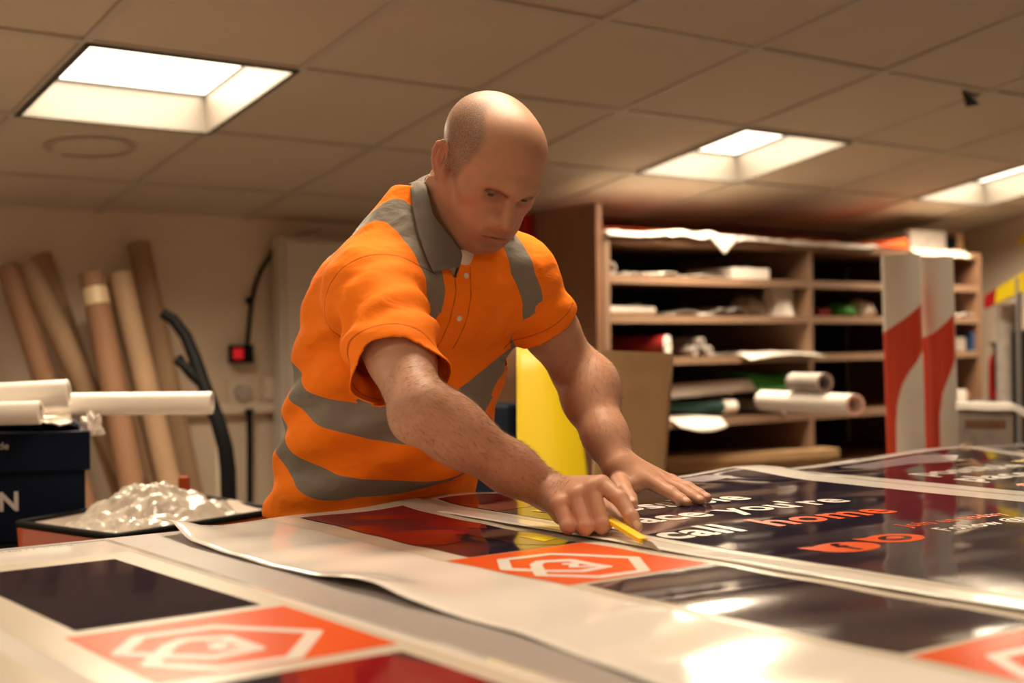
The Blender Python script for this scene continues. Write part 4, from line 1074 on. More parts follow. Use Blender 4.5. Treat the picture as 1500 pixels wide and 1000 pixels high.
# torso slices: height, centre Y, half width, half depth
SLI = np.array([(.60, 1.985, .172, .122), (.74, 1.992, .176, .126), (.89, 1.982, .185, .131), (1.043, 1.918, .183, .132), (1.118, 1.888, .184, .132), (1.237, 1.845, .180, .124), (1.30, 1.815, .160, .105), (1.36, 1.79, .115, .075), (1.42, 1.775, .07, .05)])
TXC = 1.197
def torso(inset=0.):
    def fn(X, Y, Z):
        zc = np.clip(Z, SLI[0, 0], SLI[-1, 0])
        yc = np.interp(zc, SLI[:, 0], SLI[:, 1]); a = np.interp(zc, SLI[:, 0], SLI[:, 2]) - inset; b_ = np.interp(zc, SLI[:, 0], SLI[:, 3]) - inset
        x = np.abs(X - TXC) / a; y = np.abs(Y - yc) / b_
        k = (x ** 2.35 + y ** 2.35) ** (1 / 2.35)
        d = (k - 1) * np.minimum(a, b_) * 1.1
        return np.maximum(d, np.maximum(Z - SLI[-1, 0], SLI[0, 0] - Z))
    return fn, V(TXC - .2, 1.6, .6), V(TXC + .2, 2.15, 1.42)

def build_skin():
    f = Field((.88, 1.22, .895), (1.72, 2.00, 1.60), .00135)
    # --- torso kernel, neck
    SLI_lo = V(1.0, 1.70, .90)
    t, lo, hi = torso(.016); f.op(t, SLI_lo, hi, 0)
    f.op(*rcone(NECK + V(0, .03, -.06), NECK + V(-.07, .02, -.06), .055, .05), k=.03)
    for s in (SH_R, SH_L):
        f.op(*rcone(NECK + V(0, .02, -.055), s, .056, .050), k=.04)
    nb = NKC + V(0, .010, -.02)
    f.op(*rcone(nb, hw(0, -.030, -.05), .057, .055), k=.03)
    f.op(*rcone(nb + V(0, -.03, -.02), hw(0, .01, -.075), .045, .042), k=.03)
    for s in (-1, 1): f.op(*rcone(NECK + V(.018 * s, -.06, -.055), hw(.058 * s, -.03, -.055), .014, .017), k=.02)   # neck muscle
    # --- arms
    def arm(S, E, Wr, rs, side):
        f.op(*rcone(S, lerp(S, E, .55), rs[0], rs[1]), k=.02)
        f.op(*rcone(lerp(S, E, .5), E, rs[1], rs[2]), k=.02)
        f.op(*rcone(E, lerp(E, Wr, .30), rs[2], rs[3]), k=.022)
        f.op(*rcone(lerp(E, Wr, .28), lerp(E, Wr, .72), rs[3], rs[4]), k=.02)
        f.op(*rcone(lerp(E, Wr, .70), Wr, rs[4], rs[5]), k=.02)
    arm(SH_R, EL_R, WR_R, (.052, .0445, .0390, .0415, .034, .0285), -1)
    arm(SH_L, EL_L, WR_L, (.052, .046, .041, .0445, .036, .0275), 1)
    # muscle bulges
    f.op(*ellip(lerp(EL_R, WR_R, .22) + V(.0, .012, .014), (.035, .035, .035)), k=.03)
    f.op(*ellip(lerp(EL_L, WR_L, .20) + V(.012, -.012, .01), (.040, .040, .048)), k=.03)
    f.op(*ellip(lerp(SH_R, EL_R, .62) + V(.006, -.006, .006), (.036, .036, .046)), k=.03)
    f.op(*ellip(EL_R + V(-.006, .008, -.014), (.026, .026, .026)), k=.02)      # elbow point
    # --- head
    def H(p, r, k=.01, mode='u', R=None, sym=True):
        for s in ((1, -1) if sym and p[0] else (1,)):
            RR = HB if R is None else HB @ (R if s == 1 else np.diag([-1, 1, 1]) @ R @ np.diag([-1, 1, 1]))
            f.op(*ellip(hw(p[0] * s, p[1], p[2]), np.array(r) * HS, RR), k=k * 1, mode=mode)
    def HC_(a, b, ra, rb, k=.01, mode='u', sym=True):
        for s in ((1, -1) if sym and (a[0] or b[0]) else (1,)):
            f.op(*rcone(hw(a[0] * s, a[1], a[2]), hw(b[0] * s, b[1], b[2]), ra * HS, rb * HS), k=k, mode=mode)
    H((0, -.014, .031), (.0765, .098, .0765), 0)
    H((0, -.030, .044), (.074, .075, .062), .02)
    H((0, .030, .044), (.0600, .058, .061), .03)
    H((0, .030, -.02), (.0610, .060, .075), .03)
    H((0, .028, -.070), (.046, .060, .046), .025)
    H((0, .069, -.096), (.023, .020, .019), .020)
    HC_((.056, -.008, -.052), (.022, .064, -.096), .017, .018, .022)
    H((.0435, .058, -.022), (.019, .020, .015), .028)
    H((.031, .056, -.055), (.018, .020, .026), .022)
    HC_((.009, .0905, .0150), (.045, .0735, .0140), .0120, .0095, .018)         # brow ridge
    H((0, .086, .020), (.016, .012, .012), .015)
    H((.031, .0940, -.0050), (.0195, .0165, .0120), .006, 'c')                  # eye sockets
    H((.032, .0695, -.0035), (.0165, .0155, .0140), .006)                       # eyeball with lids
    HC_((.016, .0845, .0030), (.046, .0745, -.0005), .0030, .0026, .004)         # heavy upper lid
    HC_((.018, .0815, -.0110), (.044, .0735, -.0115), .0024, .0024, .003)
    HC_((.017, .0850, -.0175), (.043, .0760, -.0185), .0010, .0010, .004, 'c')        # lower lid
    # nose
    HC_((0, .085, .006), (0, .1095, -.030), .0072, .0088, .008)
    HC_((0, .095, -.008), (0, .107, -.028), .0075, .0090, .006)
    H((0, .1165, -.0370), (.0105, .0115, .0098), .005)
    H((.0130, .1010, -.0405), (.0068, .0098, .0076), .003)
    H((0, .1040, -.0465), (.0045, .0110, .0050), .004)
    HC_((.0180, .0965, -.0330), (.0205, .0925, -.0440), .0022, .0024, .003, 'c')
    H((.0062, .1055, -.0495), (.0036, .0058, .0036), .003, 'c')
    # mouth
    H((0, .070, -.068), (.036, .031, .030), .033)
    H((.025, .0745, -.058), (.015, .014, .018), .025)
    HC_((.022, .0835, -.0700), (.004, .0990, -.0640), .0038, .0054, .005)
    HC_((.020, .0830, -.0750), (.003, .0975, -.0770), .0042, .0070, .005)
    HC_((.0285, .0808, -.0725), (.012, .1016, -.0708), .0012, .0006, .002, 'c')
    HC_((-.009, .1042, -.0708), (.009, .1042, -.0708), .0008, .0008, .002, 'c', sym=False)
    H((.0305, .0785, -.0735), (.0030, .0045, .0045), .006, 'c')
    H((0, .0985, -.0865), (.016, .004, .004), .012, 'c')
    HC_((.0225, .0925, -.0420), (.0345, .0805, -.0640), .0016, .0018, .005, 'c')
    # ears
    eo = V(.0690, -.006, -.017); eb = unit(V(.46, -.89, .0)); eu = unit(V(.05, -.20, .98))
    def E_(s, t_, n_=0.): return eo + eb * s + eu * t_ + np.cross(eu, eb) * n_
    REa = np.stack([eb, eu, np.cross(eb, eu)], 1)
    H(tuple(E_(.016, .003)), (.0165, .0265, .0032), .004, R=REa)
    hx = [(.002, .004), (.003, .016), (.010, .027), (.021, .0295), (.030, .022), (.0335, .008), (.030, -.006), (.022, -.017), (.012, -.026)]
    for a_, b_ in zip(hx[:-1], hx[1:]): HC_(tuple(E_(*a_, .002)), tuple(E_(*b_, .002)), .0040, .0040, .003)
    HC_(tuple(E_(.012, -.024, .001)), tuple(E_(.004, -.024, .0)), .0062, .0050, .004)
    HC_(tuple(E_(.021, .018, .003)), tuple(E_(.022, .0, .003)), .0032, .0034, .003)
    HC_(tuple(E_(.022, .0, .003)), tuple(E_(.012, -.014, .003)), .0034, .0034, .003)
    H(tuple(E_(.003, -.006, .004)), (.0050, .0065, .0055), .006, R=REa)
    HC_(tuple(E_(.0, .012, .0)), tuple(E_(.002, -.024, .0)), .006, .006, .006)
    # --- hands
    nails = []
    def finger(pts, rs, k=.004):
        lo = np.min(pts, 0) - .03; hi = np.max(pts, 0) + .03; q = f.sl(lo, hi); X = f.pts(q); d = None
        for i in range(len(pts) - 1):
            e = rcone(pts[i], pts[i + 1], rs[i], rs[i + 1])[0](*X); d = e if d is None else smin(d, e, k)
        return q, d.astype(np.float32)
    def hand(palm, fingers, kp=.012):
        for g, k in palm: f.op(*g, k=k)
        fl_ = [finger(*x) for x in fingers]
        # fingers meet the palm softly but each other sharply
        base = f.F.copy() if False else None
        for q, d in fl_:
            A = f.F[q]; f.F[q] = smin(A, d, .0035)
    # right fist closed on the knife, index finger stretched along it
    mcp = [W(881, 709, 1.815), W(866, 715, 1.805), W(844, 725, 1.800), W(820, 738, 1.797)]
    palm = []
    for i, m in enumerate(mcp):
        palm.append((rcone(lerp(WR_R, m, .15) + V(0, .0, -.002), m, .019, (.0128, .0130, .0125, .0120)[i]), .014))
    palm.append((rcone(W(840, 748, 1.85), W(868, 750, 1.845), .022, .020), .014))
    palm.append((rcone(lerp(WR_R, mcp[3], .4), W(824, 752, 1.82), .018, .016), .012))
    idx = ([mcp[0], W(909, 731, 1.785), W(925, 757, 1.762), W(932, 772, 1.752)], [.0122, .0108, .0096, .0082])
    mid = ([mcp[1], W(882, 769, 1.778), W(888, 764, 1.812), W(876, 752, 1.825)], [.0120, .0113, .0100, .0085])
    rng = ([mcp[2], W(857, 772, 1.775), W(866, 768, 1.808), W(858, 755, 1.825)], [.0116, .0110, .0098, .0085])
    pnk = ([mcp[3], W(832, 771, 1.778), W(842, 769, 1.805), W(838, 757, 1.822)], [.0110, .0102, .0090, .0080])
    thb = ([W(845, 735, 1.875), W(878, 742, 1.862), W(898, 752, 1.825), W(909, 764, 1.795)], [.016, .0135, .0115, .0090])
    hand(palm, [thb, mid, rng, pnk, idx])
    # left hand flat on the sheet, fingers spread to the right
    mL = [W(964, 711, 2.135), W(972, 706, 2.160), W(979, 704, 2.185), W(984, 704, 2.208)]
    palmL = []
    for i, m in enumerate(mL): palmL.append((rcone(lerp(WR_L, m, .12), m, .019, .0122 - .0006 * i), .014))
    palmL.append((rcone(WR_L + V(0, 0, -.012), W(925, 711, 2.145), .021, .017), .016))
    iL = ([mL[0], W(984, 722, 2.115), W(997, 731, 2.10), W(1006, 736, 2.089)], [.0118, .0104, .0092, .0078])
    m2 = ([mL[1], W(1000, 718, 2.14), W(1015, 727, 2.12), W(1026, 733, 2.107)], [.0118, .0106, .0094, .0080])
    rL = ([mL[2], W(1009, 715, 2.165), W(1025, 724, 2.148), W(1036, 729, 2.135)], [.0114, .0102, .0090, .0078])
    pL = ([mL[3], W(1004, 713, 2.195), W(1018, 719, 2.182), W(1028, 723, 2.170)], [.0108, .0092, .0082, .0072])
    tL = ([W(908, 704, 2.15), W(915, 719, 2.11), W(923, 730, 2.088), W(927, 737, 2.072)], [.0165, .0130, .0112, .0088])
    hand(palmL, [tL, iL, m2, rL, pL])
    P, Q = nets(f)
    P = relax(P, Q, 1, .5)
    # --- keep the outside shell only, colour it
    N = vnormals(P, Q)
    L = ((P - HC) @ HB) / HS
    x, y, z = L[:, 0], L[:, 1], L[:, 2]
    ax_ = np.abs(x)
    head = (np.linalg.norm(L - V(0, 0, 0), axis=1) < .175) & (z > -.13)
    skin = V(.47, .245, .155)
    C = np.tile(skin, (len(P), 1))
    n1 = fbm(P, (28, 28, 28), 3.); n2 = fbm(P, (90, 90, 90), 9.)
    C *= (1 + .07 * n1 + .05 * n2)[:, None]
    def tint(col, w): 
        w = np.clip(w, 0, 1)[:, None]; C[:] = C * (1 - w) + np.array(col) * w
    g = lambda c, r: np.exp(-(((ax_ - c[0]) / r[0]) ** 2 + ((y - c[1]) / r[1]) ** 2 + ((z - c[2]) / r[2]) ** 2)) * head
    tint((.48, .185, .115), .55 * g((.045, .06, -.035), (.025, .04, .028)))
    tint((.48, .18, .11), .5 * g((0, .11, -.04), (.016, .02, .014)))
    tint((.50, .16, .11), .6 * g((.085, -.015, 0), (.018, .03, .04)))
    tint((.52, .30, .20), .35 * g((0, .03, .10), (.06, .06, .04)))
    # cropped hair on the sides and back, bald top
    lim = np.interp(z, [-.03, .02, .05, .068, .082, .098, .115], [.026, .043, .050, .044, .022, -.004, -.028])
    hair = head * (1 - sstep(y - lim + .006 * n1, -.010, .010)) * sstep(z + np.where(y < -.03, .03, 0), -.035, -.015) * (1 - sstep(z, .106, .122)) * sstep(ax_ + np.maximum(0, -y - .02) * 1.5, .026, .046)
    ear = (ax_ > .0775) & (z < .014) & (z > -.050) & (y > -.045) & (y < .01)
    hair = hair * (~ear)
    stub = hair
    # beard shadow
    bs = head * sstep(-z, .055, .075) * sstep(y, .0, .04) + head * sstep(-z, .05, .062) * (ax_ < .03) * (y > .07)
    tint((.27, .150, .105), .42 * np.clip(bs, 0, 1) * (1 + .4 * n2))
    # brows
    bz = .0030 + .0030 * sstep(ax_, .010, .034) - .004 * sstep(ax_, .036, .05)
    brow = head * np.exp(-((z - bz) / .0058) ** 2) * sstep(ax_, .009, .015) * (1 - sstep(ax_, .044, .052)) * (y > .05)
    tint((.060, .035, .022), .92 * brow * np.clip(.85 + .5 * n2, 0, 1))
    # lips
    lip = head * np.exp(-((z + .0708) / .0052) ** 2) * (1 - sstep(ax_, .018, .026)) * (y > .078)
    tint((.36, .13, .095), .65 * lip)
    tint((.12, .04, .03), .8 * head * np.exp(-((z + .0708 + 2.2 * ax_ ** 2) / .0011) ** 2) * (1 - sstep(ax_, .022, .029)) * (y > .074))
    # eyes: lid slit with dark iris, looking down
    ez = -.0055 + .0 * ax_ + 9. * (ax_ - .032) ** 2
    slit = head * (1 - sstep(np.abs(z - ez), .0020, .0032)) * (1 - sstep(np.abs(ax_ - .032), .0105, .0135)) * (y > .07)
    tint((.30, .24, .20), slit)
    iris = head * (1 - sstep(np.sqrt((ax_ - .0325) ** 2 + (z - ez) ** 2), .0052, .0066)) * slit
    tint((.015, .010, .008), iris)
    lash = head * np.exp(-((z - ez - .0034) / .0013) ** 2) * (1 - sstep(np.abs(ax_ - .032), .0115, .0145)) * (y > .068)
    tint((.05, .028, .018), .6 * lash)
    tint((.30, .13, .085), .45 * g((.030, .078, -.010), (.018, .02, .006)))
    # hands: redder knuckles and fingertips, nails
    for p in mcp + [idx[0][1], mid[0][1], rng[0][1], pnk[0][1]] + mL:
        tint((.50, .20, .125), .35 * np.exp(-(np.linalg.norm(P - p, axis=1) / .014) ** 2))
    for fgr, up_ in ((idx, None), (iL, None), (m2, None), (rL, None), (tL, None)):
        tip = fgr[0][3]; d = unit(fgr[0][3] - fgr[0][2]); r = fgr[1][3]
        tocam = unit(CC - tip); nn = unit(V(0, 0, 1.) * (.75 if fgr is not tL else .5) + tocam * .55); nn = unit(nn - d * (nn @ d))
        c = tip + nn * r * 1.0 - d * .000; sd = np.cross(d, nn); q = P - c
        w = (1 - sstep(np.sqrt(((q @ d) / .0065) ** 2 + ((q @ sd) / .0052) ** 2), .85, 1.05)) * (np.abs(q @ nn) < .005)
        tint((.60, .36, .26), .8 * w)
        edge = np.exp(-((np.sqrt(((q @ d) / .0068) ** 2 + ((q @ sd) / .0055) ** 2) - 1) / .12) ** 2) * (np.abs(q @ nn) < .005)
        tint((.26, .11, .07), .45 * edge)
    # freckled, hairy forearms
    arm_ = (~head) * np.clip(sstep(.03 - 0 * x, 0, .01), 0, 1)
    shine = hair
    return P, Q, C, hair, N

def skin_mat():
    m = bpy.data.materials.new('skin'); m.use_nodes = True; nt = m.node_tree; b = nt.nodes['Principled BSDF']
    at = nt.nodes.new('ShaderNodeAttribute'); at.attribute_name = 'tone'
    st_ = nt.nodes.new('ShaderNodeAttribute'); st_.attribute_name = 'stubble'
    tc0 = nt.nodes.new('ShaderNodeTexCoord'); nf = nt.nodes.new('ShaderNodeTexNoise'); nf.inputs['Scale'].default_value = 520; nf.inputs['Detail'].default_value = 2
    nt.links.new(tc0.outputs['Object'], nf.inputs[0])
    r0 = nt.nodes.new('ShaderNodeMapRange'); r0.inputs[1].default_value = .36; r0.inputs[2].default_value = .62; r0.inputs[3].default_value = .25; r0.inputs[4].default_value = .88
    nt.links.new(nf.outputs[0], r0.inputs[0])
    mu = nt.nodes.new('ShaderNodeMath'); mu.operation = 'MULTIPLY'; nt.links.new(r0.outputs[0], mu.inputs[0]); nt.links.new(st_.outputs['Fac'], mu.inputs[1])
    mx = nt.nodes.new('ShaderNodeMix'); mx.data_type = 'RGBA'; mx.inputs[7].default_value = (.150, .112, .085, 1)
    nt.links.new(mu.outputs[0], mx.inputs[0]); nt.links.new(at.outputs['Color'], mx.inputs[6]); nt.links.new(mx.outputs[2], b.inputs['Base Color'])
    b.inputs['Roughness'].default_value = .52; b.inputs['Specular IOR Level'].default_value = .36
    b.inputs['Subsurface Weight'].default_value = .08; b.inputs['Subsurface Radius'].default_value = (1, .35, .2); b.inputs['Subsurface Scale'].default_value = .0016
    tc = nt.nodes.new('ShaderNodeTexCoord')
    n = nt.nodes.new('ShaderNodeTexNoise'); n.inputs['Scale'].default_value = 420; n.inputs['Detail'].default_value = 3
    n3 = nt.nodes.new('ShaderNodeTexNoise'); n3.inputs['Scale'].default_value = 70; n3.inputs['Detail'].default_value = 4
    nt.links.new(tc.outputs['Object'], n.inputs[0]); nt.links.new(tc.outputs['Object'], n3.inputs[0])
    ad = nt.nodes.new('ShaderNodeMath'); ad.operation = 'MULTIPLY_ADD'; ad.inputs[1].default_value = .5
    nt.links.new(n.outputs[0], ad.inputs[0]); nt.links.new(n3.outputs[0], ad.inputs[2])
    bp = nt.nodes.new('ShaderNodeBump'); bp.inputs['Strength'].default_value = .10; bp.inputs['Distance'].default_value = .003
    nt.links.new(ad.outputs[0], bp.inputs['Height']); nt.links.new(bp.outputs[0], b.inputs['Normal'])
    MATS['skin'] = m
skin_mat()

def shirt_mat():
    m = bpy.data.materials.new('hi_vis'); m.use_nodes = True; nt = m.node_tree; b = nt.nodes['Principled BSDF']
    def attr(nm, s0, s1):
        a = nt.nodes.new('ShaderNodeAttribute'); a.attribute_name = nm; r = nt.nodes.new('ShaderNodeMapRange'); r.inputs[1].default_value = s0; r.inputs[2].default_value = s1
        nt.links.new(a.outputs['Fac'], r.inputs[0]); return r.outputs[0]
    tape = attr('tape', -.0006, .0006); seam = attr('seam', .0019, .0008)
    mx = nt.nodes.new('ShaderNodeMix'); mx.data_type = 'RGBA'; mx.inputs[6].default_value = (1., .225, .006, 1); mx.inputs[7].default_value = (.215, .195, .165, 1)
    nt.links.new(tape, mx.inputs[0])
    m2 = nt.nodes.new('ShaderNodeMix'); m2.data_type = 'RGBA'; m2.blend_type = 'MULTIPLY'; m2.inputs[7].default_value = (.55, .45, .4, 1)
    nt.links.new(seam, m2.inputs[0]); nt.links.new(mx.outputs[2], m2.inputs[6]); nt.links.new(m2.outputs[2], b.inputs['Base Color'])
    r = nt.nodes.new('ShaderNodeMapRange'); r.inputs[3].default_value = .85; r.inputs[4].default_value = .62; nt.links.new(tape, r.inputs[0]); nt.links.new(r.outputs[0], b.inputs['Roughness'])
    b.inputs['Specular IOR Level'].default_value = .25
    tc = nt.nodes.new('ShaderNodeTexCoord'); n = nt.nodes.new('ShaderNodeTexNoise'); n.inputs['Scale'].default_value = 900
    n2 = nt.nodes.new('ShaderNodeTexNoise'); n2.inputs['Scale'].default_value = 16; n2.inputs['Detail'].default_value = 3; n2.inputs['Distortion'].default_value = 1.2
    mp = nt.nodes.new('ShaderNodeMapping'); mp.inputs['Scale'].default_value = (1, 1, 1.7); mp.inputs['Rotation'].default_value = (.4, .3, 0)
    nt.links.new(tc.outputs['Object'], n.inputs[0]); nt.links.new(tc.outputs['Object'], mp.inputs[0]); nt.links.new(mp.outputs[0], n2.inputs[0])
    ad = nt.nodes.new('ShaderNodeMath'); ad.operation = 'MULTIPLY_ADD'; ad.inputs[1].default_value = .08; nt.links.new(n.outputs[0], ad.inputs[0]); nt.links.new(n2.outputs[0], ad.inputs[2])
    bp = nt.nodes.new('ShaderNodeBump'); bp.inputs['Strength'].default_value = .30; bp.inputs['Distance'].default_value = .010
    nt.links.new(ad.outputs[0], bp.inputs['Height']); nt.links.new(bp.outputs[0], b.inputs['Normal'])
    MATS['hi_vis'] = m
shirt_mat()
mat('collar_grey', (.145, .130, .115), .8, bump=.15, bscale=600)
mat('undershirt', (.72, .62, .54), .85, bump=.1, bscale=300)
mat('trouser_cloth', (.012, .012, .014), .85, bump=.2, bscale=200)
mat('shoe_leather', (.02, .017, .014), .5)
mat('button_white', (.75, .65, .55), .3)
mat('blade_steel', (.40, .38, .36), .32, metal=.9)
mat('knife_yellow', (.90, .62, .005), .35)

person = thing('person', (1.2, 1.98, 0), 'balding man in orange hi-vis polo shirt leaning over the table to cut vinyl', 'person')
P, Q, C, hair, N = build_skin()
body = mesh('body', P, Q, 'skin', person, colors={'tone': C}, attrs={'stubble': hair})

# ---- shirt
HEM_R = lerp(SH_R, EL_R, .68) + .010 * unit(V(-.4, .5, -.6)); HEM_L = lerp(SH_L, EL_L, .50)
def build_shirt():
    f = Field((.93, 1.40, .80), (1.62, 2.16, 1.50), .0026)
    t, lo, hi = torso(0.); f.op(t, V(1.0, 1.68, .8), hi, 0)
    for s, k in ((SH_R, 0), (SH_L, 1)):
        f.op(*rcone(NECK + V(0, .025, -.045), s + V(0, .004, .0), .068, .068), k=.05)
    f.op(*rcone(SH_R + V(0, .0, 0), lerp(SH_R, EL_R, 1.02), .068, .058), k=.03)
    f.op(*rcone(SH_L, lerp(SH_L, EL_L, .8), .063, .054), k=.03)
    f.op(*rcone(lerp(SH_R, EL_R, .45) + V(-.012, .022, -.022), lerp(SH_R, EL_R, .95) + V(-.012, .022, -.018), .050, .050), k=.03)   # loose cloth under the arm
    f.op(*ellip(V(1.205, 1.89, 1.30), (.108, .072, .090)), k=.05)         # rounded upper back
    f.op(*ellip(V(1.107, 1.875, 1.19), (.075, .075, .12)), k=.05)
    f.op(*ellip(V(1.315, 1.88, 1.19), (.075, .075, .12)), k=.05)
    f.op(*ellip(V(1.20, 1.805, 1.035), (.12, .07, .095)), k=.05)             # belly
    f.op(*ellip(V(1.20, 1.755, 1.24), (.13, .07, .08)), k=.05)            # chest
    P, Q = nets(f); P = relax(P, Q, 2, .5)
    N = vnormals(P, Q)
    # folds
    d = .0055 * fbm(P, (7, 7, 11), 2.) + .0022 * fbm(P, (16, 16, 22), 6.)
    side = sstep(1.17 - P[:, 0], 0., .12) * (P[:, 2] < 1.26)
    wav = np.sin((P[:, 2] + .35 * (P[:, 1] - 1.95) + .012 * fbm(P, (9, 9, 9), 4.)) * 2 * PI / .075)
    d += .0050 * side * wav * sstep(1.24 - P[:, 2], 0, .06)
    fr_ = sstep(1.84 - P[:, 1], 0, .1) * (P[:, 2] < 1.08)
    d += .004 * fr_ * np.sin((P[:, 2] - .55 * (P[:, 0] - 1.2)) * 2 * PI / .085 + 1) * sstep(P[:, 2], .90, .95)
    # creases radiating from the armpit and across the sleeve
    for S, E, sg in ((SH_R, EL_R, -1), (SH_L, EL_L, 1)):
        a = unit(E - S); q = P - S; tt = q @ a; rad = q - tt[:, None] * a; rr = np.linalg.norm(rad, axis=1)
        on = (rr < .10) * sstep(tt, .0, .05)
        ref = unit(np.cross(a, V(0, 0, 1.))); ang = np.arctan2(rad @ np.cross(a, ref), rad @ ref)
        d += .0030 * on * np.sin(tt * 95 + ang * 2.2 * sg + .6 * fbm(P, (10, 10, 10), 8.)) * sstep(.19 - tt, 0, .06)
    P = P + N * d[:, None]
    # --- cuts: hem, sleeve ends, neck opening
    c = P[Q].mean(1)
    hemz = .868 + .010 * np.sin(c[:, 0] * 20)
    ok = c[:, 2] > hemz
    for S, E, Hh, tilt in ((SH_R, EL_R, HEM_R, -.36 * CR), (SH_L, EL_L, HEM_L, V(0, 0, .0))):
        a = unit(unit(E - S) + tilt); q = c - Hh
        ok &= ~((q @ a > 0) & (np.linalg.norm(np.cross(c - S, unit(E - S)), axis=1) < .097) & ((c - S) @ unit(E - S) > .05))
    nk = unit(V(.0, -.62, .72)); q = c - (NKC + V(0, -.005, -.005)); al = q @ nk; rr = np.linalg.norm(q - al[:, None] * nk, axis=1)
    ok &= ~((rr < .083) & (al > -.09) & (c[:, 2] > 1.30))
    # V opening under the chin
    front = c[:, 1] < 1.76; vb = W(683, 404, 2.03)
    ok &= ~(front & (c[:, 2] > vb[2]) & (np.abs(c[:, 0] - vb[0] + .05 * (c[:, 2] - vb[2])) < .003 + .42 * (c[:, 2] - vb[2])) & (c[:, 2] < 1.36))
    # side vent
    vt = W(448, 752, 2.20); dv = c - vt; ok &= ~((np.abs(dv @ CF) < .09) & (np.abs(dv @ CR + .25 * (c[:, 2] - .885)) < .45 * (.893 - c[:, 2])))
    P2, Q2, used = keep(P, Q, ok); N2 = vnormals(P2, Q2)
    # --- sewn-on reflective tape
    def plane(a, b_, c_):
        n = np.cross(b_ - a, c_ - a); n = unit(n); n = n if n[2] > 0 else -n; return n, a @ n
    t1 = plane(W(441, 474, 2.28), W(592, 594, 2.12), W(722, 540, 2.22))
    t2 = plane(W(412, 526, 2.30), W(575, 715, 2.14), W(692, 660, 2.22))
    armR = np.linalg.norm(np.cross(P2 - SH_R, unit(EL_R - SH_R)), axis=1); tR = (P2 - SH_R) @ unit(EL_R - SH_R)
    armL = np.linalg.norm(np.cross(P2 - SH_L, unit(EL_L - SH_L)), axis=1); tL = (P2 - SH_L) @ unit(EL_L - SH_L)
    onarm = ((armR < .083) & (tR > .045)) | ((armL < .066) & (tL > .03))
    X_, Y_, Z_ = P2[:, 0], P2[:, 1], P2[:, 2]
    dt = np.minimum(torso(0.)[0](X_, Y_, np.minimum(Z_, 1.40)), np.minimum(ellip(V(1.20, 1.755, 1.24), (.13, .07, .08))[0](X_, Y_, Z_), ellip(V(1.205, 1.89, 1.30), (.108, .072, .090))[0](X_, Y_, Z_)))
    dsR = rcone(SH_R, lerp(SH_R, EL_R, 1.02), .069, .062)[0](X_, Y_, Z_); dsL = rcone(SH_L, lerp(SH_L, EL_L, .8), .063, .054)[0](X_, Y_, Z_)
    far = ((dsR < dt - .004) & (tR > .05)) | ((dsL < dt - .004) & (tL > .05))
    onarm = (onarm & (dt > .004)) | far
    b1 = .0215 - np.abs(P2 @ t1[0] - t1[1]); b2 = .0215 - np.abs(P2 @ t2[0] - t2[1])
    br = .021 - np.abs(P2[:, 0] - np.interp(P2[:, 1], [1.66, 1.72, 1.78, 1.84, 1.95], [1.140, 1.116, 1.086, 1.074, 1.072])); bl = .021 - np.abs(P2[:, 0] - np.interp(P2[:, 2], [1.10, 1.20, 1.28, 1.34], [1.405, 1.352, 1.308, 1.298]))
    wn = np.sqrt(np.clip(1 - N2[:, 0] ** 2, .12, 1)); br = .021 - (.021 - br) / wn; bl = .021 - (.021 - bl) / wn
    above = (P2 @ t1[0] - t1[1])
    tape = np.maximum(np.maximum(b1, b2), np.minimum(np.where(far, -.01, np.maximum(br, bl)), above))
    tape = np.where(onarm, -.01, tape)
    # --- seams
    seam = np.full(len(P2), 1.)
    a = unit(EL_R - SH_R); seam = np.minimum(seam, np.abs(tR - .012 - .12 * (armR - .07)) + (armR > .10) * 1.)
    seam = np.minimum(seam, np.abs((P2 - HEM_R) @ unit(a - .36 * CR) + .022) + (armR > .10))
    a = unit(EL_L - SH_L); seam = np.minimum(seam, np.abs((P2 - HEM_L) @ a + .020) + (armL > .09))
    fm = (P2[:, 1] < 1.78) & (P2[:, 2] < 1.29) & (P2[:, 2] > 1.16)
    seam = np.minimum(seam, np.where(fm, np.abs(P2[:, 0] - vb[0] + .0 - .10 * (P2[:, 2] - vb[2])), 1))
    seam = np.minimum(seam, np.where(fm, np.abs(P2[:, 0] - vb[0] - .030 - .10 * (P2[:, 2] - vb[2])), 1))
    return P2, Q2, tape, seam
Ps, Qs, tape, seam = build_shirt()
shirt = mesh('polo_shirt', Ps, Qs, 'hi_vis', person, attrs={'tape': tape, 'seam': seam})
sd = shirt.modifiers.new('thickness', 'SOLIDIFY'); sd.thickness = .0022; sd.offset = -1
shirt['label'] = 'orange hi-vis polo shirt with grey reflective bands'

from mathutils.bvhtree import BVHTree
bvh = BVHTree.FromPolygons([tuple(p) for p in Ps], [tuple(q) for q in Qs])
def hit(px, py):
    d = unit(ray(px, py)); loc, n, i, dist = bvh.ray_cast(Vector(CC), Vector(d)); return (np.array(loc), np.array(n)) if loc else (None, None)
def near(p):
    loc, n, i, dist = bvh.find_nearest(Vector(p)); return np.array(loc), np.array(n)

# buttons on the placket
for px_, py_ in ((682, 404), (672, 466)):
    p, n = hit(px_, py_)
    if p is None: continue
    if n @ CF > 0: n = -n
    mb = MB(); mb.tube([p + n * .0005, p + n * .0025, p + n * .003], [.0048, .0045, .003], 14); mb.build('button', 'button_white', shirt, angle=40)

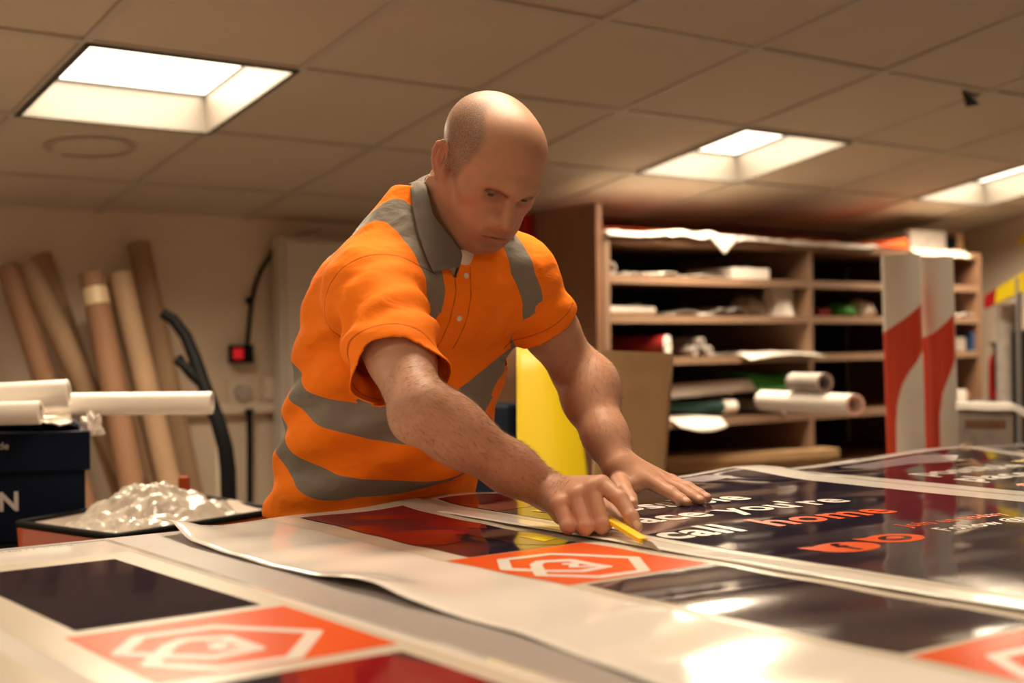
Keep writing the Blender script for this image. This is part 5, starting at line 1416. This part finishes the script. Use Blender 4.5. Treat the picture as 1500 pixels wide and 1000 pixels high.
# undershirt: band just inside the open neck
def under():
    f = Field((1.08, 1.60, 1.20), (1.33, 1.88, 1.48), .003)
    f.op(*ellip(V(1.205, 1.755, 1.24), (.126, .066, .076)), k=0)
    f.op(*rcone(NECK + V(-.08, .02, -.07), NECK + V(.08, .02, -.07), .052, .052), k=.04)
    f.op(*rcone(NECK + V(0, .01, -.05), NECK + V(0, -.014, -.002), .071, .0675), k=.03)
    f.op(*ellip(V(1.192, 1.738, 1.305), (.046, .047, .053)), k=.02)
    P, Q = nets(f); P = relax(P, Q, 3, .5)
    nk = unit(V(.0, -.62, .72)); c = P[Q].mean(1); q = c - NECK
    ok = (q @ nk < .012)
    return keep(P, Q, ok)[:2]
Pu, Qu = under()
u = mesh('undershirt', Pu, Qu, 'undershirt', person); u.modifiers.new('thickness', 'SOLIDIFY').thickness = .002; u['label'] = 'pale undershirt showing at the neck'

# collar: a stand round the neck folded over into two leaves that lie on the shirt
def collar():
    nk = unit(V(.0, -.60, .78)); c0 = NKC + V(0, -.004, .0)
    e1 = V(1, 0, 0.); e2 = np.cross(nk, e1)     # e2 points to his back
    TR, TL = -2.62, 2.10
    def ring(th):
        di = e1 * math.sin(th) + e2 * math.cos(th); front = sm(abs(th), 1.3, 2.62)
        return c0 - nk * (.040 * front) + di * (.0560 + .008 * (.5 + .5 * math.cos(th)) + .010 * front) + nk * (.045 - .019 * front), di, front
    IN = [(-1.25, None), (-1.75, (628, 305)), (-2.2, (646, 352)), (-2.62, (673, 392))]
    OUT = [(-1.25, (602, 284)), (-1.6, (604, 310)), (-2.0, (612, 348)), (-2.3, (621, 377)), (-2.62, (632, 401))]
    def inner(th):
        p, di, fr = ring(th)
        if th < -1.25:
            D = float((p - CC) @ CF)
            q0 = 750 + FPX * float((ring(-1.25)[0] - CC) @ CR) / float((ring(-1.25)[0] - CC) @ CF); r0 = 500 + FPX * float((ring(-1.25)[0] - CC) @ CD) / float((ring(-1.25)[0] - CC) @ CF)
            ts = [-t for t, _ in IN]; xs = [q0] + [a[0] for t, a in IN[1:]]; ys = [r0] + [a[1] for t, a in IN[1:]]
            qx, qy = float(np.interp(-th, ts, xs)), float(np.interp(-th, ts, ys))
            h_, n = hit(qx, qy); q = W(qx, qy, D - .004)
            if h_ is not None:
                Dh = float((h_ - CC) @ CF)
                if Dh < D + .03: q = W(qx, qy, min(D - .004, Dh - .014))
            return q
        return p
    def outer(th):
        if th < -1.25:
            ts = [-t for t, _ in OUT]
            h_, n = hit(float(np.interp(-th, ts, [a[0] for t, a in OUT])), float(np.interp(-th, ts, [a[1] for t, a in OUT])))
            if h_ is not None:
                if n @ CF > 0: n = -n
                return h_ + n * .005
        p, di, fr = ring(th)
        q, n = near(p + di * (.012 + .034 * fr) - nk * .040)
        return q + n * .005
    us = np.linspace(TR, TL, 73); I = np.array([inner(t) for t in us]); O = np.array([outer(t) for t in us])
    for _ in range(3):
        for A in (I, O): A[1:-1] = .25 * A[:-2] + .5 * A[1:-1] + .25 * A[2:]
    nv = 12; vs = []
    for k, th in enumerate(us):
        p, di, fr = ring(th)
        base = I[k] - nk * (.034 - .012 * fr) - di * .002
        for j in range(nv + 1):
            v = j / nv
            if v < .3: q = base + (I[k] - base) * (v / .3) + di * .003 * math.sin(v / .3 * PI)
            else:
                w_ = (v - .3) / .7; q = I[k] + (O[k] - I[k]) * w_ + (di * .6 + nk * .6) * (.003 + .006 * fr) * math.sin(min(1, w_ * 1.25 + .12) * PI) ** 1
            if v > .2:
                g, n = near(q); s_ = (q - g) @ n; m_ = .0035 + .004 * math.sin(min(1, max(0, (v - .2) / .8)) * PI)
                if np.linalg.norm(q - g) < .05 and s_ < m_: q = q + n * (m_ - s_)
            vs.append(q)
    mb = MB(); nu = len(us) - 1
    mb.add(vs, [(i * (nv + 1) + j, (i + 1) * (nv + 1) + j, (i + 1) * (nv + 1) + j + 1, i * (nv + 1) + j + 1) for i in range(nu) for j in range(nv)])
    o = mb.build('collar', 'collar_grey', shirt, angle=80, fixn=False, solid=.0025)
    o['label'] = 'dark grey collar'
    sb = o.modifiers.new('sub', 'SUBSURF'); sb.levels = 1; sb.render_levels = 1
    return o
collar()

# fine hair on the forearms
def arm_hair():
    rng_ = np.random.default_rng(5); mb = MB()
    for E, Wr, S, cnt in ((EL_R, WR_R, SH_R, 2600), (EL_L, WR_L, SH_L, 1500)):
        a = unit(Wr - E); q = P - E; t_ = (q @ a) / np.linalg.norm(Wr - E); rr = np.linalg.norm(q - (q @ a)[:, None] * a, axis=1)
        ids = np.where((t_ > -.25) & (t_ < .97) & (rr < .07) & (N @ (V(0, 0, 1.) * .6 - CF * .6) > -.1))[0]
        for i in rng_.choice(ids, min(cnt, len(ids)), False):
            n = N[i]; d = unit(a + .5 * rng_.normal(size=3) + V(0, 0, -.25)); d = unit(d - n * (d @ n) * .9 + n * .28)
            L_ = rng_.uniform(.006, .013); w_ = .00011; s_ = unit(np.cross(d, n)) * w_; p0 = P[i] - n * .0004; b = p0 + d * L_ * .55 + n * .0006; e_ = p0 + d * L_
            o0 = len(mb.v); mb.v += [tuple(p0 + s_), tuple(p0 - s_), tuple(p0 + n * w_ * 1.5), tuple(b + s_ * .7), tuple(b - s_ * .7), tuple(b + n * w_), tuple(e_)]
            for f_ in ((0, 1, 4, 3), (1, 2, 5, 4), (2, 0, 3, 5), (3, 4, 6), (4, 5, 6), (5, 3, 6)): mb.f.append(tuple(o0 + z for z in f_)); mb.m.append(0)
    mat('body_hair', (.17, .10, .06), .5)
    o = mb.build('arm_hair', 'body_hair', body, angle=0, fixn=False); o['kind'] = 'stuff'
arm_hair()

# trousers and shoes, below the table edge
def legs():
    f = Field((.98, 1.74, .05), (1.44, 2.24, .98), .006)
    f.op(*ellip(V(TXC, 1.985, .86), (.165, .118, .13)), k=0)
    for s in (-1, 1):
        hp, kn, an = V(TXC + .085 * s, 1.99, .84), V(TXC + .115 * s, 1.985, .47), V(TXC + .13 * s, 2.03, .10)
        f.op(*rcone(hp, kn, .095, .068), k=.04); f.op(*rcone(kn, an, .068, .060), k=.03)
    P, Q = nets(f); P = relax(P, Q, 2); P = P + vnormals(P, Q) * (.005 * fbm(P, (8, 8, 14), 1.))[:, None]
    mesh('trousers', P, Q, 'trouser_cloth', person)
    for s in (-1, 1):
        f = Field((TXC + .13 * s - .07, 1.84, .0), (TXC + .13 * s + .07, 2.12, .16), .004)
        x = TXC + .13 * s
        f.op(*rcone(V(x, 2.05, .05), V(x + .015 * s, 1.92, .036), .042, .036), k=0); f.op(*rcone(V(x, 2.04, .06), V(x, 2.03, .12), .045, .048), k=.03)
        f.F = np.maximum(f.F, .004 - f.ax[2][None, None, :])
        P, Q = nets(f); P = relax(P, Q, 1); mesh('shoe', P, Q, 'shoe_leather', person)
legs()

# ---- the knife in his right hand
ka, kb, kt = W(886, 757, 1.80), W(943, 791.5, 1.695), W(970, 808.5, 1.650)
t = thing('craft_knife', (ka + kb) / 2, 'slim yellow craft knife held in the right fist, blade on the white margin', 'knife')
ax1 = unit(kb - ka); upk = unit(V(0, 0, 1.) - ax1 * ax1[2]); sdk = np.cross(ax1, upk)
a0 = ka - ax1 * .03
mb = MB(); mb.obox((a0 + kb) / 2, ax1, sdk, upk, np.linalg.norm(kb - a0) / 2, .0065, .0032); mb.build('handle', 'knife_yellow', t, bevel=.001)
bt = kt - kb; bl_ = np.linalg.norm(bt)
mb = MB(); o1 = kb - ax1 * .008
mb.prism([o1 + upk * .0018 + sdk * .0005, kb + ax1 * bl_ * .45 + upk * .0050, kt, kb + ax1 * .0 - upk * .0055, o1 - upk * .0022], sdk * .0007)
mb.build('blade', 'blade_steel', t, angle=0)

# ------------------------------------------------------------------ light and view
w = bpy.data.worlds.new('world'); SC.world = w; w.use_nodes = True
w.node_tree.nodes['Background'].inputs[0].default_value = (.02, .016, .012, 1); w.node_tree.nodes['Background'].inputs[1].default_value = 1
SC.view_settings.view_transform = 'Standard'; SC.view_settings.look = 'None'; SC.view_settings.gamma = 1; SC.view_settings.exposure = 0
SC.view_settings.use_curve_mapping = False
SC.cycles.use_denoising = True
SC.cycles.max_bounces = 10; SC.cycles.diffuse_bounces = 6; SC.cycles.sample_clamp_indirect = 6
SC.cycles.caustics_reflective = False; SC.cycles.caustics_refractive = False
